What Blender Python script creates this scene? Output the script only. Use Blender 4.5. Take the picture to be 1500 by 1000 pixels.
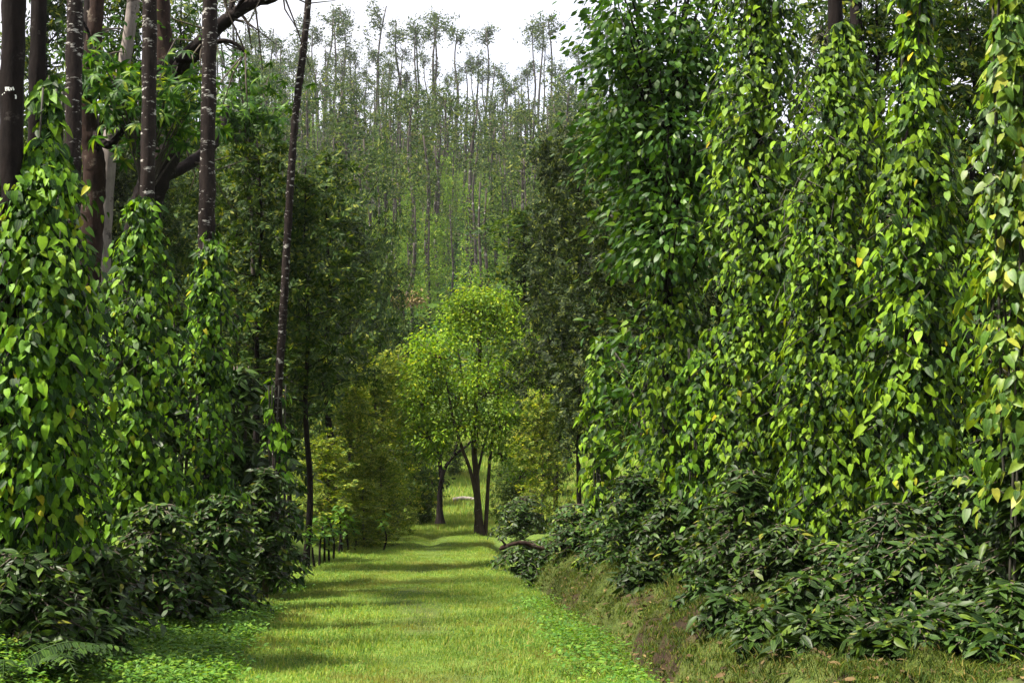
import bpy, math, random
import numpy as np
from mathutils import Vector, Matrix

# ------------------------------------------------------------------ camera, sky, sun, exposure
SC = bpy.context.scene
for o in list(bpy.data.objects):
    bpy.data.objects.remove(o)
COL = SC.collection
EYE, FOC, HOR = 1.7, 2083.0, 600.0

cam_d = bpy.data.cameras.new('camera')
cam = bpy.data.objects.new('camera', cam_d); COL.objects.link(cam)
cam.location = (0, 0, EYE)
cam.rotation_euler = (math.radians(90 + 2.75), 0, 0)
cam_d.lens = 50; cam_d.sensor_width = 36; cam_d.clip_start = 0.1; cam_d.clip_end = 3000
SC.camera = cam

SUN_AZ, SUN_EL = math.radians(-110), math.radians(60)     # azimuth clockwise from +Y
sun_dir = Vector((math.sin(SUN_AZ)*math.cos(SUN_EL), math.cos(SUN_AZ)*math.cos(SUN_EL), math.sin(SUN_EL)))
world = bpy.data.worlds.new('World'); SC.world = world; world.use_nodes = True
nt = world.node_tree; nt.nodes.clear()
wo = nt.nodes.new('ShaderNodeOutputWorld'); bg = nt.nodes.new('ShaderNodeBackground')
sky = nt.nodes.new('ShaderNodeTexSky'); sky.sky_type = 'NISHITA'; sky.sun_disc = False
sky.sun_elevation = SUN_EL; sky.sun_rotation = SUN_AZ
tc = nt.nodes.new('ShaderNodeTexCoord'); nz = nt.nodes.new('ShaderNodeTexNoise')
nz.inputs['Scale'].default_value = 2.2; nz.inputs['Detail'].default_value = 5
rp = nt.nodes.new('ShaderNodeMapRange'); rp.inputs[1].default_value = .35; rp.inputs[2].default_value = .6
rp.inputs[3].default_value = .78; rp.inputs[4].default_value = .97
mx = nt.nodes.new('ShaderNodeMix'); mx.data_type = 'RGBA'
mx.inputs[7].default_value = (4.3, 4.25, 4.6, 1)            # bright thin cloud veil over the blue
nt.links.new(tc.outputs['Generated'], nz.inputs['Vector']); nt.links.new(nz.outputs['Fac'], rp.inputs[0])
nt.links.new(rp.outputs[0], mx.inputs[0]); nt.links.new(sky.outputs[0], mx.inputs[6])
nt.links.new(mx.outputs[2], bg.inputs['Color']); bg.inputs['Strength'].default_value = .1
nt.links.new(bg.outputs[0], wo.inputs['Surface'])

sl = bpy.data.lights.new('sun', 'SUN'); sl.energy = 5.0; sl.angle = math.radians(5); sl.color = (1, .93, .80)
so = bpy.data.objects.new('sun', sl); COL.objects.link(so); so.location = (0, 0, 60)
so.rotation_euler = sun_dir.to_track_quat('Z', 'Y').to_euler()

SC.view_settings.view_transform = 'Standard'; SC.view_settings.look = 'None'
SC.view_settings.exposure = 1.7; SC.view_settings.gamma = 1; SC.view_settings.use_curve_mapping = False
SC.render.engine = 'CYCLES'
cy = SC.cycles
cy.max_bounces = 8; cy.diffuse_bounces = 4; cy.glossy_bounces = 2; cy.transmission_bounces = 4; cy.volume_bounces = 0
cy.use_denoising = True
try: cy.denoising_prefilter = 'ACCURATE'
except Exception: pass

# ------------------------------------------------------------------ small helpers
def rng(s): return np.random.default_rng(s)
def nrm(a): return a / np.maximum(np.linalg.norm(a, axis=-1, keepdims=True), 1e-9)
def wx(px, Y): return (px - 750.0) / FOC * Y
def wz(py, Y): return EYE + (HOR - py) / FOC * Y
def sstep(a, b, x):
    t = np.clip((x - a) / (b - a), 0, 1); return t * t * (3 - 2 * t)

_perm = rng(99).random((64, 64))
def vnoise(x, y):
    x = np.asarray(x, float); y = np.asarray(y, float)
    xi = np.floor(x).astype(int); yi = np.floor(y).astype(int); fx = x - xi; fy = y - yi
    fx = fx * fx * (3 - 2 * fx); fy = fy * fy * (3 - 2 * fy)
    p = lambda i, j: _perm[(xi + i) % 64, (yi + j) % 64]
    return (p(0,0)*(1-fx) + p(1,0)*fx)*(1-fy) + (p(0,1)*(1-fx) + p(1,1)*fx)*fy
def fbm(x, y): return vnoise(x, y)*.55 + vnoise(x*2.1+7, y*2.1+3)*.3 + vnoise(x*4.3+1, y*4.3+9)*.15

class Geo:
    def __init__(s): s.V = []; s.F = []; s.uv = []; s.n = 0
    def add(s, V, faces, uv=None):
        for f in (faces if isinstance(faces, list) else [faces]):
            s.F.append(np.asarray(f, int) + s.n)
        s.V.append(np.asarray(V, float)); s.uv.append(np.zeros((len(V), 2)) if uv is None else uv); s.n += len(V)
    def mesh(s, name, mat, smooth=True):
        me = bpy.data.meshes.new(name)
        V = np.concatenate(s.V).astype(np.float32)
        me.vertices.add(len(V)); me.vertices.foreach_set('co', V.ravel())
        tot = np.concatenate([np.full(len(f), f.shape[1]) for f in s.F]); li = np.concatenate([f.ravel() for f in s.F])
        me.loops.add(len(li)); me.loops.foreach_set('vertex_index', li.astype(np.int32))
        st = np.concatenate([[0], np.cumsum(tot)[:-1]])
        me.polygons.add(len(tot)); me.polygons.foreach_set('loop_start', st.astype(np.int32))
        me.polygons.foreach_set('use_smooth', np.full(len(tot), smooth))
        uv = np.concatenate(s.uv)
        l = me.uv_layers.new(name='UVMap'); l.data.foreach_set('uv', uv[li].astype(np.float32).ravel())
        me.update(calc_edges=True)
        if mat: me.materials.append(mat)
        return me

def link(name, me, parent=None, loc=(0, 0, 0), kind=None):
    o = bpy.data.objects.new(name, me); COL.objects.link(o); o.location = loc
    if parent is not None: o.parent = parent
    if kind: o['kind'] = kind
    return o
def thing(name, label, cat, loc=(0, 0, 0), group=None, me=None):
    o = bpy.data.objects.new(name, me); COL.objects.link(o); o.location = loc
    o['label'] = label; o['category'] = cat
    if group: o['group'] = group
    return o

def tube(pts, rad, seg=8, lump=.0, seed=0, rings=0.0):
    pts = np.asarray(pts, float); n = len(pts); rad = np.broadcast_to(np.asarray(rad, float), (n,))
    t = nrm(np.gradient(pts, axis=0)); ref = np.array([1., 0, 0]) if abs(t[:, 0]).mean() < .8 else np.array([0, 0, 1.])
    u = nrm(np.cross(t, ref)); v = np.cross(t, u)
    a = np.arange(seg) * 2 * np.pi / seg; r = rng(seed)
    R = rad[:, None] * (1 + lump * (r.random((n, seg)) - .5) + (rings * (r.random((n, 1)) - .3)))
    V = pts[:, None] + R[..., None] * (np.cos(a)[None, :, None] * u[:, None] + np.sin(a)[None, :, None] * v[:, None])
    i = np.arange(n - 1)[:, None] * seg; j = np.arange(seg)[None]; k = (j + 1) % seg
    F = np.stack([i + j, i + k, i + seg + k, i + seg + j], -1).reshape(-1, 4)
    V = np.concatenate([V.reshape(-1, 3), pts[-1:]]); c = n * seg
    F2 = np.stack([(n - 1) * seg + j[0], (n - 1) * seg + k[0], np.full(seg, c)], -1)
    uv = np.concatenate([np.stack([np.tile(a, n), np.repeat(pts[:, 2], seg)], -1), [[0, 0]]])
    return V, [F, F2], uv
def spline(ctrl, n):
    ctrl = np.asarray(ctrl, float); m = len(ctrl); d = np.linspace(0, m - 1, n)
    P = np.concatenate([[2*ctrl[0]-ctrl[1]], ctrl, [2*ctrl[-1]-ctrl[-2]]])
    i = np.minimum(d.astype(int), m - 2); f = (d - i)[:, None]
    a, b, c, e = P[i], P[i+1], P[i+2], P[i+3]
    return .5*((2*b)+(-a+c)*f+(2*a-5*b+4*c-e)*f*f+(-a+3*b-3*c+e)*f**3)

# leaf templates: V (x across, y to the tip, z normal), triangles, uv
def blade(L, W, ts, ws, fold=.15, droop=.2, side=0.0):
    V = []; uv = []; F = []
    for t, w in zip(ts, ws):
        z = -droop * L * t * t
        for s in (-1, 0, 1):
            V.append((s * w * W / 2 + side * L * t * t, t * L + (-.06 * L * (abs(s)) * (1 if t < .2 else 0)), z + (fold * abs(s) * w * W / 2)))
            uv.append((s * .5 + .5, t))
    for i in range(len(ts) - 1):
        a = i * 3; b = a + 3
        for k in (0, 1):
            q = (a + k, a + k + 1, b + k + 1, b + k)
            if ws[i + 1] == 0: F.append((q[0], q[1], b + 1))
            elif ws[i] == 0: F.append((a + 1, q[2], q[3]))
            else: F += [(q[0], q[1], q[2]), (q[0], q[2], q[3])]
    return np.array(V), np.array(F), np.array(uv)
PEP = [blade(1, .56, [0, .1, .3, .55, .8, 1], [.55, .9, 1, .8, .38, 0], f, d, s) for f, d, s in ((.12, .12, .02), (.3, .22, -.05), (-.1, .1, .05), (.22, .3, 0), (.45, .15, .03))]
COF = [blade(1, .40, [0, .2, .45, .75, 1], [.15, .8, 1, .6, 0], f, d, s) for f, d, s in ((.25, .2, .03), (.1, .35, -.04), (.4, .15, 0))]
ELL = [blade(1, .5, [0, .3, .65, 1], [0, .9, .85, 0], f, d, 0) for f, d in ((.2, .2), (-.05, .3))]
def spray_tpl(n, lw, ll, spread, seed):
    r = rng(seed); V = []; F = []; uv = []
    for i in range(n):
        t = (i // 2 + .6) / (n / 2 + .4); s = -1 if i % 2 else 1
        b = np.array([0, t * .75, -.12 * t * t]); ang = spread * (1.15 - .6 * t) * s + r.normal(0, .12)
        d = np.array([math.sin(ang), math.cos(ang), r.normal(-.12, .18)]); p = np.array([d[1], -d[0], .25 * r.normal()]) * lw / 2
        l = ll * (1.05 - .4 * t) * r.uniform(.8, 1.1)
        k = len(V); V += [b, b + d * l * .5 + p, b + d * l, b + d * l * .5 - p]; F += [(k, k+1, k+2), (k, k+2, k+3)]; uv += [(.5, 0), (1, .5), (.5, 1), (0, .5)]
    return np.array(V), np.array(F), np.array(uv)
SPR = [spray_tpl(9, .16, .55, 1.0, 3), spray_tpl(10, .18, .5, 1.2, 4)]
def clump_tpl(n, seed, w=.34):
    r = rng(seed); V = []; F = []; uv = []
    for i in range(n):
        c = r.normal(0, .33, 3); d = nrm(r.normal(0, 1, 3)); p = nrm(np.cross(d, r.normal(0, 1, 3))); l = r.uniform(.3, .55)
        k = len(V); V += [c - d*l*.5, c + p*l*w*.6, c + d*l*.5, c - p*l*w*.6]; F += [(k, k+1, k+2), (k, k+2, k+3)]; uv += [(.5, 0), (1, .5), (.5, 1), (0, .5)]
    return np.array(V), np.array(F), np.array(uv)
CLU = [clump_tpl(5, 11), clump_tpl(5, 12), clump_tpl(6, 13)]

def frames(tip, up):
    y = nrm(tip); x = nrm(np.cross(y, up)); z = np.cross(x, y)
    return np.stack([x, y, z], -1)          # columns
def scatter(geo, tpls, pos, tip, up, size, seed=0):
    if not len(pos): return
    M = frames(tip, up); w = rng(seed).integers(0, len(tpls), len(pos)); size = np.broadcast_to(size, (len(pos),))
    for k, (V, F, uv) in enumerate(tpls):
        m = np.where(w == k)[0]
        if not len(m): continue
        W = np.einsum('nij,vj->nvi', M[m], V) * size[m, None, None] + pos[m][:, None]
        FF = (F[None] + (np.arange(len(m)) * len(V))[:, None, None]).reshape(-1, 3)
        geo.add(W.reshape(-1, 3), FF, np.tile(uv, (len(m), 1)))

# ------------------------------------------------------------------ materials
def mat_base(name):
    m = bpy.data.materials.new(name); m.use_nodes = True; t = m.node_tree
    t.nodes.clear(); out = t.nodes.new('ShaderNodeOutputMaterial'); return m, t, out
def N(t, k, **kw):
    n = t.nodes.new('ShaderNode' + k)
    for a, v in kw.items(): setattr(n, a, v)
    return n
def ramp(t, stops):
    n = N(t, 'ValToRGB'); e = n.color_ramp.elements
    while len(e) < len(stops): e.new(.5)
    for i, (p, c) in enumerate(stops): e[i].position = p; e[i].color = (*c, 1)
    return n
def leaf_mat(name, stops, trans=.35, rough=.35, spec=.5, veins=0.0, tgain=(1.5, 1.4, .6), patch=None):
    """stops: leaf colours met at random from leaf to leaf"""
    m, t, out = mat_base(name); L = t.links
    g = N(t, 'NewGeometry'); oi = N(t, 'ObjectInfo'); ad = N(t, 'Math', operation='ADD'); fr = N(t, 'Math', operation='FRACT')
    L.new(g.outputs['Random Per Island'], ad.inputs[0]); L.new(oi.outputs['Random'], ad.inputs[1]); L.new(ad.outputs[0], fr.inputs[0])
    cr = ramp(t, stops); L.new(fr.outputs[0], cr.inputs[0]); col = cr.outputs[0]
    tcn = N(t, 'TexCoord'); no = N(t, 'TexNoise'); no.inputs['Scale'].default_value = .9; no.inputs['Detail'].default_value = 3
    L.new(g.outputs['Position'], no.inputs['Vector'])
    hs = N(t, 'HueSaturation'); mr = N(t, 'MapRange'); mr.inputs[1].default_value = .3; mr.inputs[2].default_value = .7; mr.inputs[3].default_value = .75; mr.inputs[4].default_value = 1.25
    L.new(no.outputs['Fac'], mr.inputs[0]); L.new(mr.outputs[0], hs.inputs['Value']); L.new(col, hs.inputs['Color']); col = hs.outputs[0]
    n4 = N(t, 'TexNoise'); n4.inputs['Scale'].default_value = 38; n4.inputs['Detail'].default_value = 4; L.new(g.outputs['Position'], n4.inputs['Vector'])
    m4 = N(t, 'MapRange'); m4.inputs[1].default_value = .3; m4.inputs[2].default_value = .7; m4.inputs[3].default_value = .72; m4.inputs[4].default_value = 1.28; L.new(n4.outputs['Fac'], m4.inputs[0])
    h4 = N(t, 'HueSaturation'); L.new(m4.outputs[0], h4.inputs['Value']); L.new(col, h4.inputs['Color']); col = h4.outputs[0]
    if patch:
        n3 = N(t, 'TexNoise'); n3.inputs['Scale'].default_value = .75; n3.inputs['Detail'].default_value = 6; n3.inputs['Roughness'].default_value = .65; L.new(g.outputs['Position'], n3.inputs['Vector'])
        m3 = N(t, 'MapRange'); m3.inputs[1].default_value = .50; m3.inputs[2].default_value = .68; m3.inputs[4].default_value = .75; L.new(n3.outputs['Fac'], m3.inputs[0])
        x3 = N(t, 'Mix', data_type='RGBA'); L.new(m3.outputs[0], x3.inputs[0]); L.new(col, x3.inputs[6]); x3.inputs[7].default_value = (*patch, 1); col = x3.outputs[2]
    p = N(t, 'BsdfPrincipled'); p.inputs['Roughness'].default_value = rough; p.inputs['Specular IOR Level'].default_value = spec
    if veins:
        sp = N(t, 'SeparateXYZ'); L.new(tcn.outputs['UV'], sp.inputs[0])
        a = N(t, 'Math', operation='MULTIPLY'); a.inputs[1].default_value = 12.566 * 1.5; L.new(sp.outputs[0], a.inputs[0])
        c = N(t, 'Math', operation='COSINE'); L.new(a.outputs[0], c.inputs[0])
        pw = N(t, 'MapRange'); pw.inputs[1].default_value = -.75; pw.inputs[2].default_value = -1.0; pw.inputs[3].default_value = 0; pw.inputs[4].default_value = veins; L.new(c.outputs[0], pw.inputs[0])
        mxn = N(t, 'Mix', data_type='RGBA'); L.new(pw.outputs[0], mxn.inputs[0]); L.new(col, mxn.inputs[6]); mxn.inputs[7].default_value = (.16, .24, .04, 1)
        col = mxn.outputs[2]
    L.new(col, p.inputs['Base Color'])
    tr = N(t, 'BsdfTranslucent'); mu = N(t, 'Mix', data_type='RGBA', blend_type='MULTIPLY'); mu.inputs[0].default_value = 1; mu.inputs[7].default_value = (*tgain, 1); mu.clamp_result = False
    L.new(col, mu.inputs[6]); L.new(mu.outputs[2], tr.inputs['Color'])
    ms = N(t, 'MixShader'); ms.inputs[0].default_value = trans
    L.new(p.outputs[0], ms.inputs[1]); L.new(tr.outputs[0], ms.inputs[2]); L.new(ms.outputs[0], out.inputs['Surface'])
    return m
def bark_mat(name, dark, light, patch=(.5, .48, .44), amount=.55, scale=9, ring=0.0, rough=.85):
    m, t, out = mat_base(name); L = t.links; tcn = N(t, 'TexCoord'); mp = N(t, 'Mapping'); mp.inputs['Scale'].default_value = (1, 1, .35)
    L.new(tcn.outputs['Object'], mp.inputs[0])
    n1 = N(t, 'TexNoise'); n1.inputs['Scale'].default_value = scale * 2; n1.inputs['Detail'].default_value = 8; n1.inputs['Roughness'].default_value = .7; L.new(mp.outputs[0], n1.inputs['Vector'])
    cr = ramp(t, [(.3, dark), (.7, light)]); L.new(n1.outputs['Fac'], cr.inputs[0]); col = cr.outputs[0]
    n2 = N(t, 'TexNoise'); n2.inputs['Scale'].default_value = scale * .9; n2.inputs['Detail'].default_value = 6; n2.inputs['Roughness'].default_value = .65
    mp2 = N(t, 'Mapping'); mp2.inputs['Scale'].default_value = (.8, .8, 2.2 if ring else 1.1); mp2.inputs['Location'].default_value = (3, 7, 1); L.new(tcn.outputs['Object'], mp2.inputs[0]); L.new(mp2.outputs[0], n2.inputs['Vector'])
    pr = ramp(t, [(amount, (0, 0, 0)), (amount + .07, (1, 1, 1))]); L.new(n2.outputs['Fac'], pr.inputs[0])
    mxn = N(t, 'Mix', data_type='RGBA'); L.new(pr.outputs[0], mxn.inputs[0]); L.new(col, mxn.inputs[6]); mxn.inputs[7].default_value = (*patch, 1); col = mxn.outputs[2]
    p = N(t, 'BsdfPrincipled'); p.inputs['Roughness'].default_value = rough; p.inputs['Specular IOR Level'].default_value = .08; L.new(col, p.inputs['Base Color'])
    bp = N(t, 'Bump'); bp.inputs['Strength'].default_value = .8; bp.inputs['Distance'].default_value = .02; L.new(n1.outputs['Fac'], bp.inputs['Height']); L.new(bp.outputs[0], p.inputs['Normal'])
    L.new(p.outputs[0], out.inputs['Surface']); return m
def flat_mat(name, c, rough=.8):
    m, t, out = mat_base(name); p = N(t, 'BsdfPrincipled'); p.inputs['Base Color'].default_value = (*c, 1); p.inputs['Roughness'].default_value = rough
    n1 = N(t, 'TexNoise'); n1.inputs['Scale'].default_value = 40; hs = N(t, 'HueSaturation'); hs.inputs['Color'].default_value = (*c, 1)
    mr = N(t, 'MapRange'); mr.inputs[3].default_value = .6; mr.inputs[4].default_value = 1.3; t.links.new(n1.outputs['Fac'], mr.inputs[0]); t.links.new(mr.outputs[0], hs.inputs['Value']); t.links.new(hs.outputs[0], p.inputs['Base Color'])
    t.links.new(p.outputs[0], out.inputs['Surface']); return m

G = lambda *c: tuple(c)
M_PEP = leaf_mat('pepper_leaf', [(0, G(.008, .028, .006)), (.34, G(.017, .055, .007)), (.50, G(.066, .165, .008)), (.85, G(.13, .26, .009)), (.985, G(.18, .29, .012)), (1, G(.30, .27, .012))], .32, .5, .12, .25)
M_PEPR = leaf_mat('pepper_leaf_olive', [(0, G(.008, .026, .006)), (.36, G(.019, .052, .007)), (.50, G(.080, .165, .008)), (.86, G(.145, .25, .010)), (.993, G(.18, .27, .014)), (1, G(.32, .26, .012))], .32, .5, .12, .25)
M_PEPY = leaf_mat('pepper_leaf_yellow', [(0, G(.02, .06, .008)), (.45, G(.06, .135, .010)), (.85, G(.17, .25, .018)), (1, G(.32, .31, .04))], .36, .45, .25, .3)
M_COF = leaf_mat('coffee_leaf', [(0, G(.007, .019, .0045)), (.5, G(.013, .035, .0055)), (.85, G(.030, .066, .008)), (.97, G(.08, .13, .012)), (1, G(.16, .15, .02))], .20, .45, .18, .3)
M_BROAD = leaf_mat('broad_leaf', [(0, G(.014, .042, .007)), (.5, G(.03, .085, .008)), (.85, G(.06, .14, .009)), (1, G(.11, .19, .012))], .3, .45, .2)
M_LIME = leaf_mat('lime_leaf', [(0, G(.012, .045, .007)), (.5, G(.03, .09, .009)), (.85, G(.085, .18, .012)), (1, G(.20, .26, .015))], .36, .5, .15)
M_OAKD = leaf_mat('oak_leaf_dark', [(0, G(.009, .019, .006)), (.6, G(.019, .034, .008)), (.88, G(.05, .068, .012)), (1, G(.12, .14, .02))], .25, .6, .12, tgain=(1.3, 1.3, .7))
M_OAKG = leaf_mat('oak_leaf_green', [(0, G(.012, .030, .006)), (.6, G(.026, .056, .009)), (.86, G(.07, .11, .013)), (1, G(.15, .17, .02))], .3, .6, .12)
M_OLIVE = leaf_mat('olive_leaf', [(0, G(.035, .075, .010)), (.5, G(.095, .15, .016)), (.85, G(.20, .24, .03)), (1, G(.32, .31, .05))], .42, .6, .12)
M_BRIGHT = leaf_mat('bright_leaf', [(0, G(.05, .12, .010)), (.5, G(.12, .22, .012)), (.9, G(.21, .30, .015)), (1, G(.3, .34, .02))], .42, .55, .15)
M_FAR = leaf_mat('far_leaf', [(0, G(.014, .032, .010)), (.5, G(.030, .060, .014)), (.85, G(.075, .11, .022)), (1, G(.15, .17, .04))], .3, .7, .1)
M_FARB = leaf_mat('far_leaf_brown', [(0, G(.06, .06, .022)), (.6, G(.10, .09, .03)), (1, G(.17, .13, .04))], .3, .7, .1)
M_FARV = leaf_mat('far_vine_leaf', [(0, G(.03, .085, .014)), (.4, G(.10, .20, .02)), (.85, G(.16, .25, .03)), (1, G(.24, .28, .04))], .3, .7, .1)
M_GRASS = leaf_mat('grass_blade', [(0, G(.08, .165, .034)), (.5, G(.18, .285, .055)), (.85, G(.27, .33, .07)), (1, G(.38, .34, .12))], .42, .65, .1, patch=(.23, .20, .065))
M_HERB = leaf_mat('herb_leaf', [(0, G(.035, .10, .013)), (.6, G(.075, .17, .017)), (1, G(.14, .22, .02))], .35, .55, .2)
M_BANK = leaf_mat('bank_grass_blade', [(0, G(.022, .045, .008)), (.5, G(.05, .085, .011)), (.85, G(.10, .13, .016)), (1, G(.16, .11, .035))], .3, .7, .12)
M_LITTER = leaf_mat('dead_leaf', [(0, G(.035, .025, .013)), (.6, G(.08, .052, .024)), (1, G(.17, .12, .05))], .1, .8, .15, tgain=(1.2, 1, .8))
M_DRY = leaf_mat('dry_leaf', [(0, G(.10, .075, .03)), (.6, G(.19, .14, .06)), (1, G(.28, .22, .10))], .25, .7, .15, tgain=(1.2, 1, .8))
M_BARK_DARK = bark_mat('bark_dark', (.005, .004, .004), (.018, .013, .012), (.055, .048, .044), .62)
M_BARK_RING = bark_mat('bark_lichen', (.009, .007, .007), (.034, .025, .022), (.45, .43, .40), .575, 14, ring=1)
M_BARK_RED = bark_mat('bark_red', (.012, .008, .007), (.05, .030, .023), (.11, .09, .07), .6, 8)
M_BARK_PALE = bark_mat('bark_pale', (.13, .11, .10), (.30, .26, .24), (.06, .05, .045), .6, 6)
M_BARK_GREY = bark_mat('bark_grey', (.03, .026, .023), (.085, .072, .062), (.22, .2, .18), .6, 9)
M_BARK_FAR = bark_mat('bark_far', (.016, .014, .012), (.07, .06, .052), (.26, .25, .23), .58, 2)
M_BARK_BROWN = bark_mat('bark_brown', (.016, .011, .008), (.06, .043, .03), (.14, .12, .10), .64, 6)
M_STEM = flat_mat('vine_stem', (.022, .02, .012))
M_TWIG = flat_mat('twig', (.06, .045, .03))
M_WHITE = flat_mat('white_paint', (.8, .8, .78), .6)

# ------------------------------------------------------------------ ground
BY = [-150, 0, 8.85, 20, 34, 38, 44, 50, 58, 75, 100, 180, 250, 268, 330, 520]
BZ = [1.5, .05, 0, -.56, -1.26, -1.45, -1.25, -.72, .4, 3.2, 9.5, 29, 47.5, 49, 40, 5]
_yy = np.linspace(-150, 520, 3000); _zz = np.interp(_yy, BY, BZ); _k = np.ones(15) / 15
_zz = np.convolve(np.pad(_zz, 7, mode='edge'), _k, 'valid')
def x_right(y): return np.interp(y, [0, 8.85, 13, 19.3, 27, 33, 60], [1.6, .89, .50, -.09, -.50, -.60, -1.0])
def x_left(y): return np.interp(y, [0, 8.85, 10.7, 15.8, 20, 25, 34, 60], [-2.0, -2.1, -2.35, -2.8, -2.75, -2.65, -2.75, -3])
def ground(x, y):
    x = np.asarray(x, float); y = np.asarray(y, float)
    z = np.interp(y, _yy, _zz)
    fade = 1 - sstep(36, 46, y); d = x - x_right(y); e = x_left(y) - x
    nf = 1 - sstep(24, 32, y)
    z = z - nf * .30 * np.exp(-((d - .28) / .17) ** 2)
    z = z + fade * (.10 + .16 * nf) * sstep(.35, .85, d) + fade * .3 * sstep(1.2, 4, d)
    z = z + fade * .42 * sstep(.0, 1.6, e)
    grv = sstep(25, 28, y) * (1 - sstep(36, 39, y))
    gx = x + 1.78 - .1 * np.sin(y * .9)
    z = z - grv * .07 * np.exp(-(gx / .2) ** 2)
    bank = sstep(.3, .5, d) * (1 - sstep(1.3, 1.8, d)) * nf
    z = z + bank * ((fbm(x * 3.1 + 4, y * 2.7) - .5) * .22 + (vnoise(x * 9, y * 9) - .5) * .07)
    z = z + (vnoise(x * .9 + 3, y * .9) - .5) * .10 * (1 - .4*sstep(-.2, .3, -np.maximum(d, e))) + (vnoise(x * 3.3, y * 3.3) - .5) * .04
    far = sstep(60, 140, y)
    z = z + far * ((fbm(x / 55 + 5, y / 70) - .5) * 16 - np.clip(x, -100, 100) * .035)
    return z
xs = np.unique(np.concatenate([np.linspace(-5, 5, 140), np.linspace(-30, 30, 100), np.linspace(-420, 420, 90)]))
ys = np.unique(np.concatenate([np.linspace(6, 40, 260), np.linspace(-20, 110, 130), np.linspace(-150, 520, 120)]))
XX, YY = np.meshgrid(xs, ys); ZZ = ground(XX, YY)
nx, ny = len(xs), len(ys)
g = Geo(); i = (np.arange(ny - 1)[:, None] * nx + np.arange(nx - 1)[None]).ravel()
g.add(np.stack([XX, YY, ZZ], -1).reshape(-1, 3), np.stack([i, i + 1, i + nx + 1, i + nx], -1))
m, t, out = mat_base('ground'); L = t.links
at = N(t, 'Attribute'); at.attribute_name = 'turf'; gp = N(t, 'NewGeometry')
n1 = N(t, 'TexNoise'); n1.inputs['Scale'].default_value = 6; n1.inputs['Detail'].default_value = 8; L.new(gp.outputs['Position'], n1.inputs['Vector'])
n2 = N(t, 'TexNoise'); n2.inputs['Scale'].default_value = 45; n2.inputs['Detail'].default_value = 5; L.new(gp.outputs['Position'], n2.inputs['Vector'])
soil = ramp(t, [(.35, (.016, .011, .007)), (.55, (.042, .027, .015)), (.7, (.035, .045, .013))]); L.new(n1.outputs['Fac'], soil.inputs[0])
turf = ramp(t, [(.3, (.04, .08, .014)), (.55, (.09, .15, .02)), (.75, (.17, .20, .035))]); L.new(n2.outputs['Fac'], turf.inputs[0])
mxn = N(t, 'Mix', data_type='RGBA'); L.new(at.outputs['Fac'], mxn.inputs[0]); L.new(soil.outputs[0], mxn.inputs[6]); L.new(turf.outputs[0], mxn.inputs[7])
p = N(t, 'BsdfPrincipled'); p.inputs['Roughness'].default_value = .9; p.inputs['Specular IOR Level'].default_value = .15; L.new(mxn.outputs[2], p.inputs['Base Color'])
bp = N(t, 'Bump'); bp.inputs['Distance'].default_value = .03; bp.inputs['Strength'].default_value = .7; L.new(n2.outputs['Fac'], bp.inputs['Height']); L.new(bp.outputs[0], p.inputs['Normal'])
L.new(p.outputs[0], out.inputs['Surface'])
gm = g.mesh('ground', m); gr = link('ground', gm, kind='structure'); gr['label'] = 'sloping plantation ground with soil, turf lane and rising hill'
D_ = XX - x_right(YY); E_ = x_left(YY) - XX
wr = np.exp(-((XX - (x_left(YY) * .42 + x_right(YY) * .58)) / .3) ** 2) * sstep(.35, .6, fbm(XX * .7 + 5, YY * .5))
turfv = np.where(YY < 42, (1 - sstep(0, .2, D_)) * (1 - sstep(.2, 1.0, E_)), 1.0) * .95
turfv = turfv * (1 - .55 * wr * (YY < 34))
turfv = np.maximum(turfv, .8 * sstep(16, 22, YY) * (YY < 46))
turfv = np.maximum(turfv, .45 * (fbm(XX * 1.7, YY * 1.7) > .42) * (D_ > .3))
turfv = np.where(YY > 46, .8 * (1 - sstep(60, 80, YY)) + .25, turfv)
a = gm.attributes.new('turf', 'FLOAT', 'POINT'); a.data.foreach_set('value', turfv.astype(np.float32).ravel())

# ------------------------------------------------------------------ geometry-node scatter for grass and low herbs
def tuft(name, n, h, spread, w, mat, seed, lean=.45):
    r = rng(seed); g = Geo(); V = []; F = []; uv = []
    for i in range(n):
        b = np.array([*r.normal(0, spread, 2), -.01]); a = r.uniform(0, 6.28); hh = h * r.uniform(.45, 1.1); l = r.uniform(.1, 1) * lean * hh
        d = np.array([math.cos(a), math.sin(a), 0]); s = np.array([-d[1], d[0], 0]) * w * r.uniform(.7, 1.2) / 2
        if r.random() < .6: s = np.array([1., 0, 0]) * w / 2
        k = len(V); mid = b + d * l * .35 + np.array([0, 0, hh * .6]); tip = b + d * l + np.array([0, 0, hh * .9])
        V += [b - s, b + s, mid + s * .8, mid - s * .8, tip]; F += [(k, k+1, k+2), (k, k+2, k+3), (k+3, k+2, k+4)]; uv += [(0, 0), (1, 0), (1, .6), (0, .6), (.5, 1)]
    g.add(np.array(V), np.array(F), np.array(uv)); return bpy.data.objects.new(name, g.mesh(name, mat))
def herb(name, n, size, spread, h, mat, seed):
    r = rng(seed); g = Geo(); pos = np.stack([r.normal(0, spread, n), r.normal(0, spread, n), r.uniform(.01, h, n)], -1)
    a = r.uniform(0, 6.28, n); tip = np.stack([np.cos(a), np.sin(a), r.normal(.05, .3, n)], -1); up = np.stack([r.normal(0, .35, n), r.normal(-.2, .35, n), np.ones(n)], -1)
    scatter(g, ELL, pos, tip, up, size * r.uniform(.6, 1.2, n), seed); return bpy.data.objects.new(name, g.mesh(name, mat))
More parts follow.
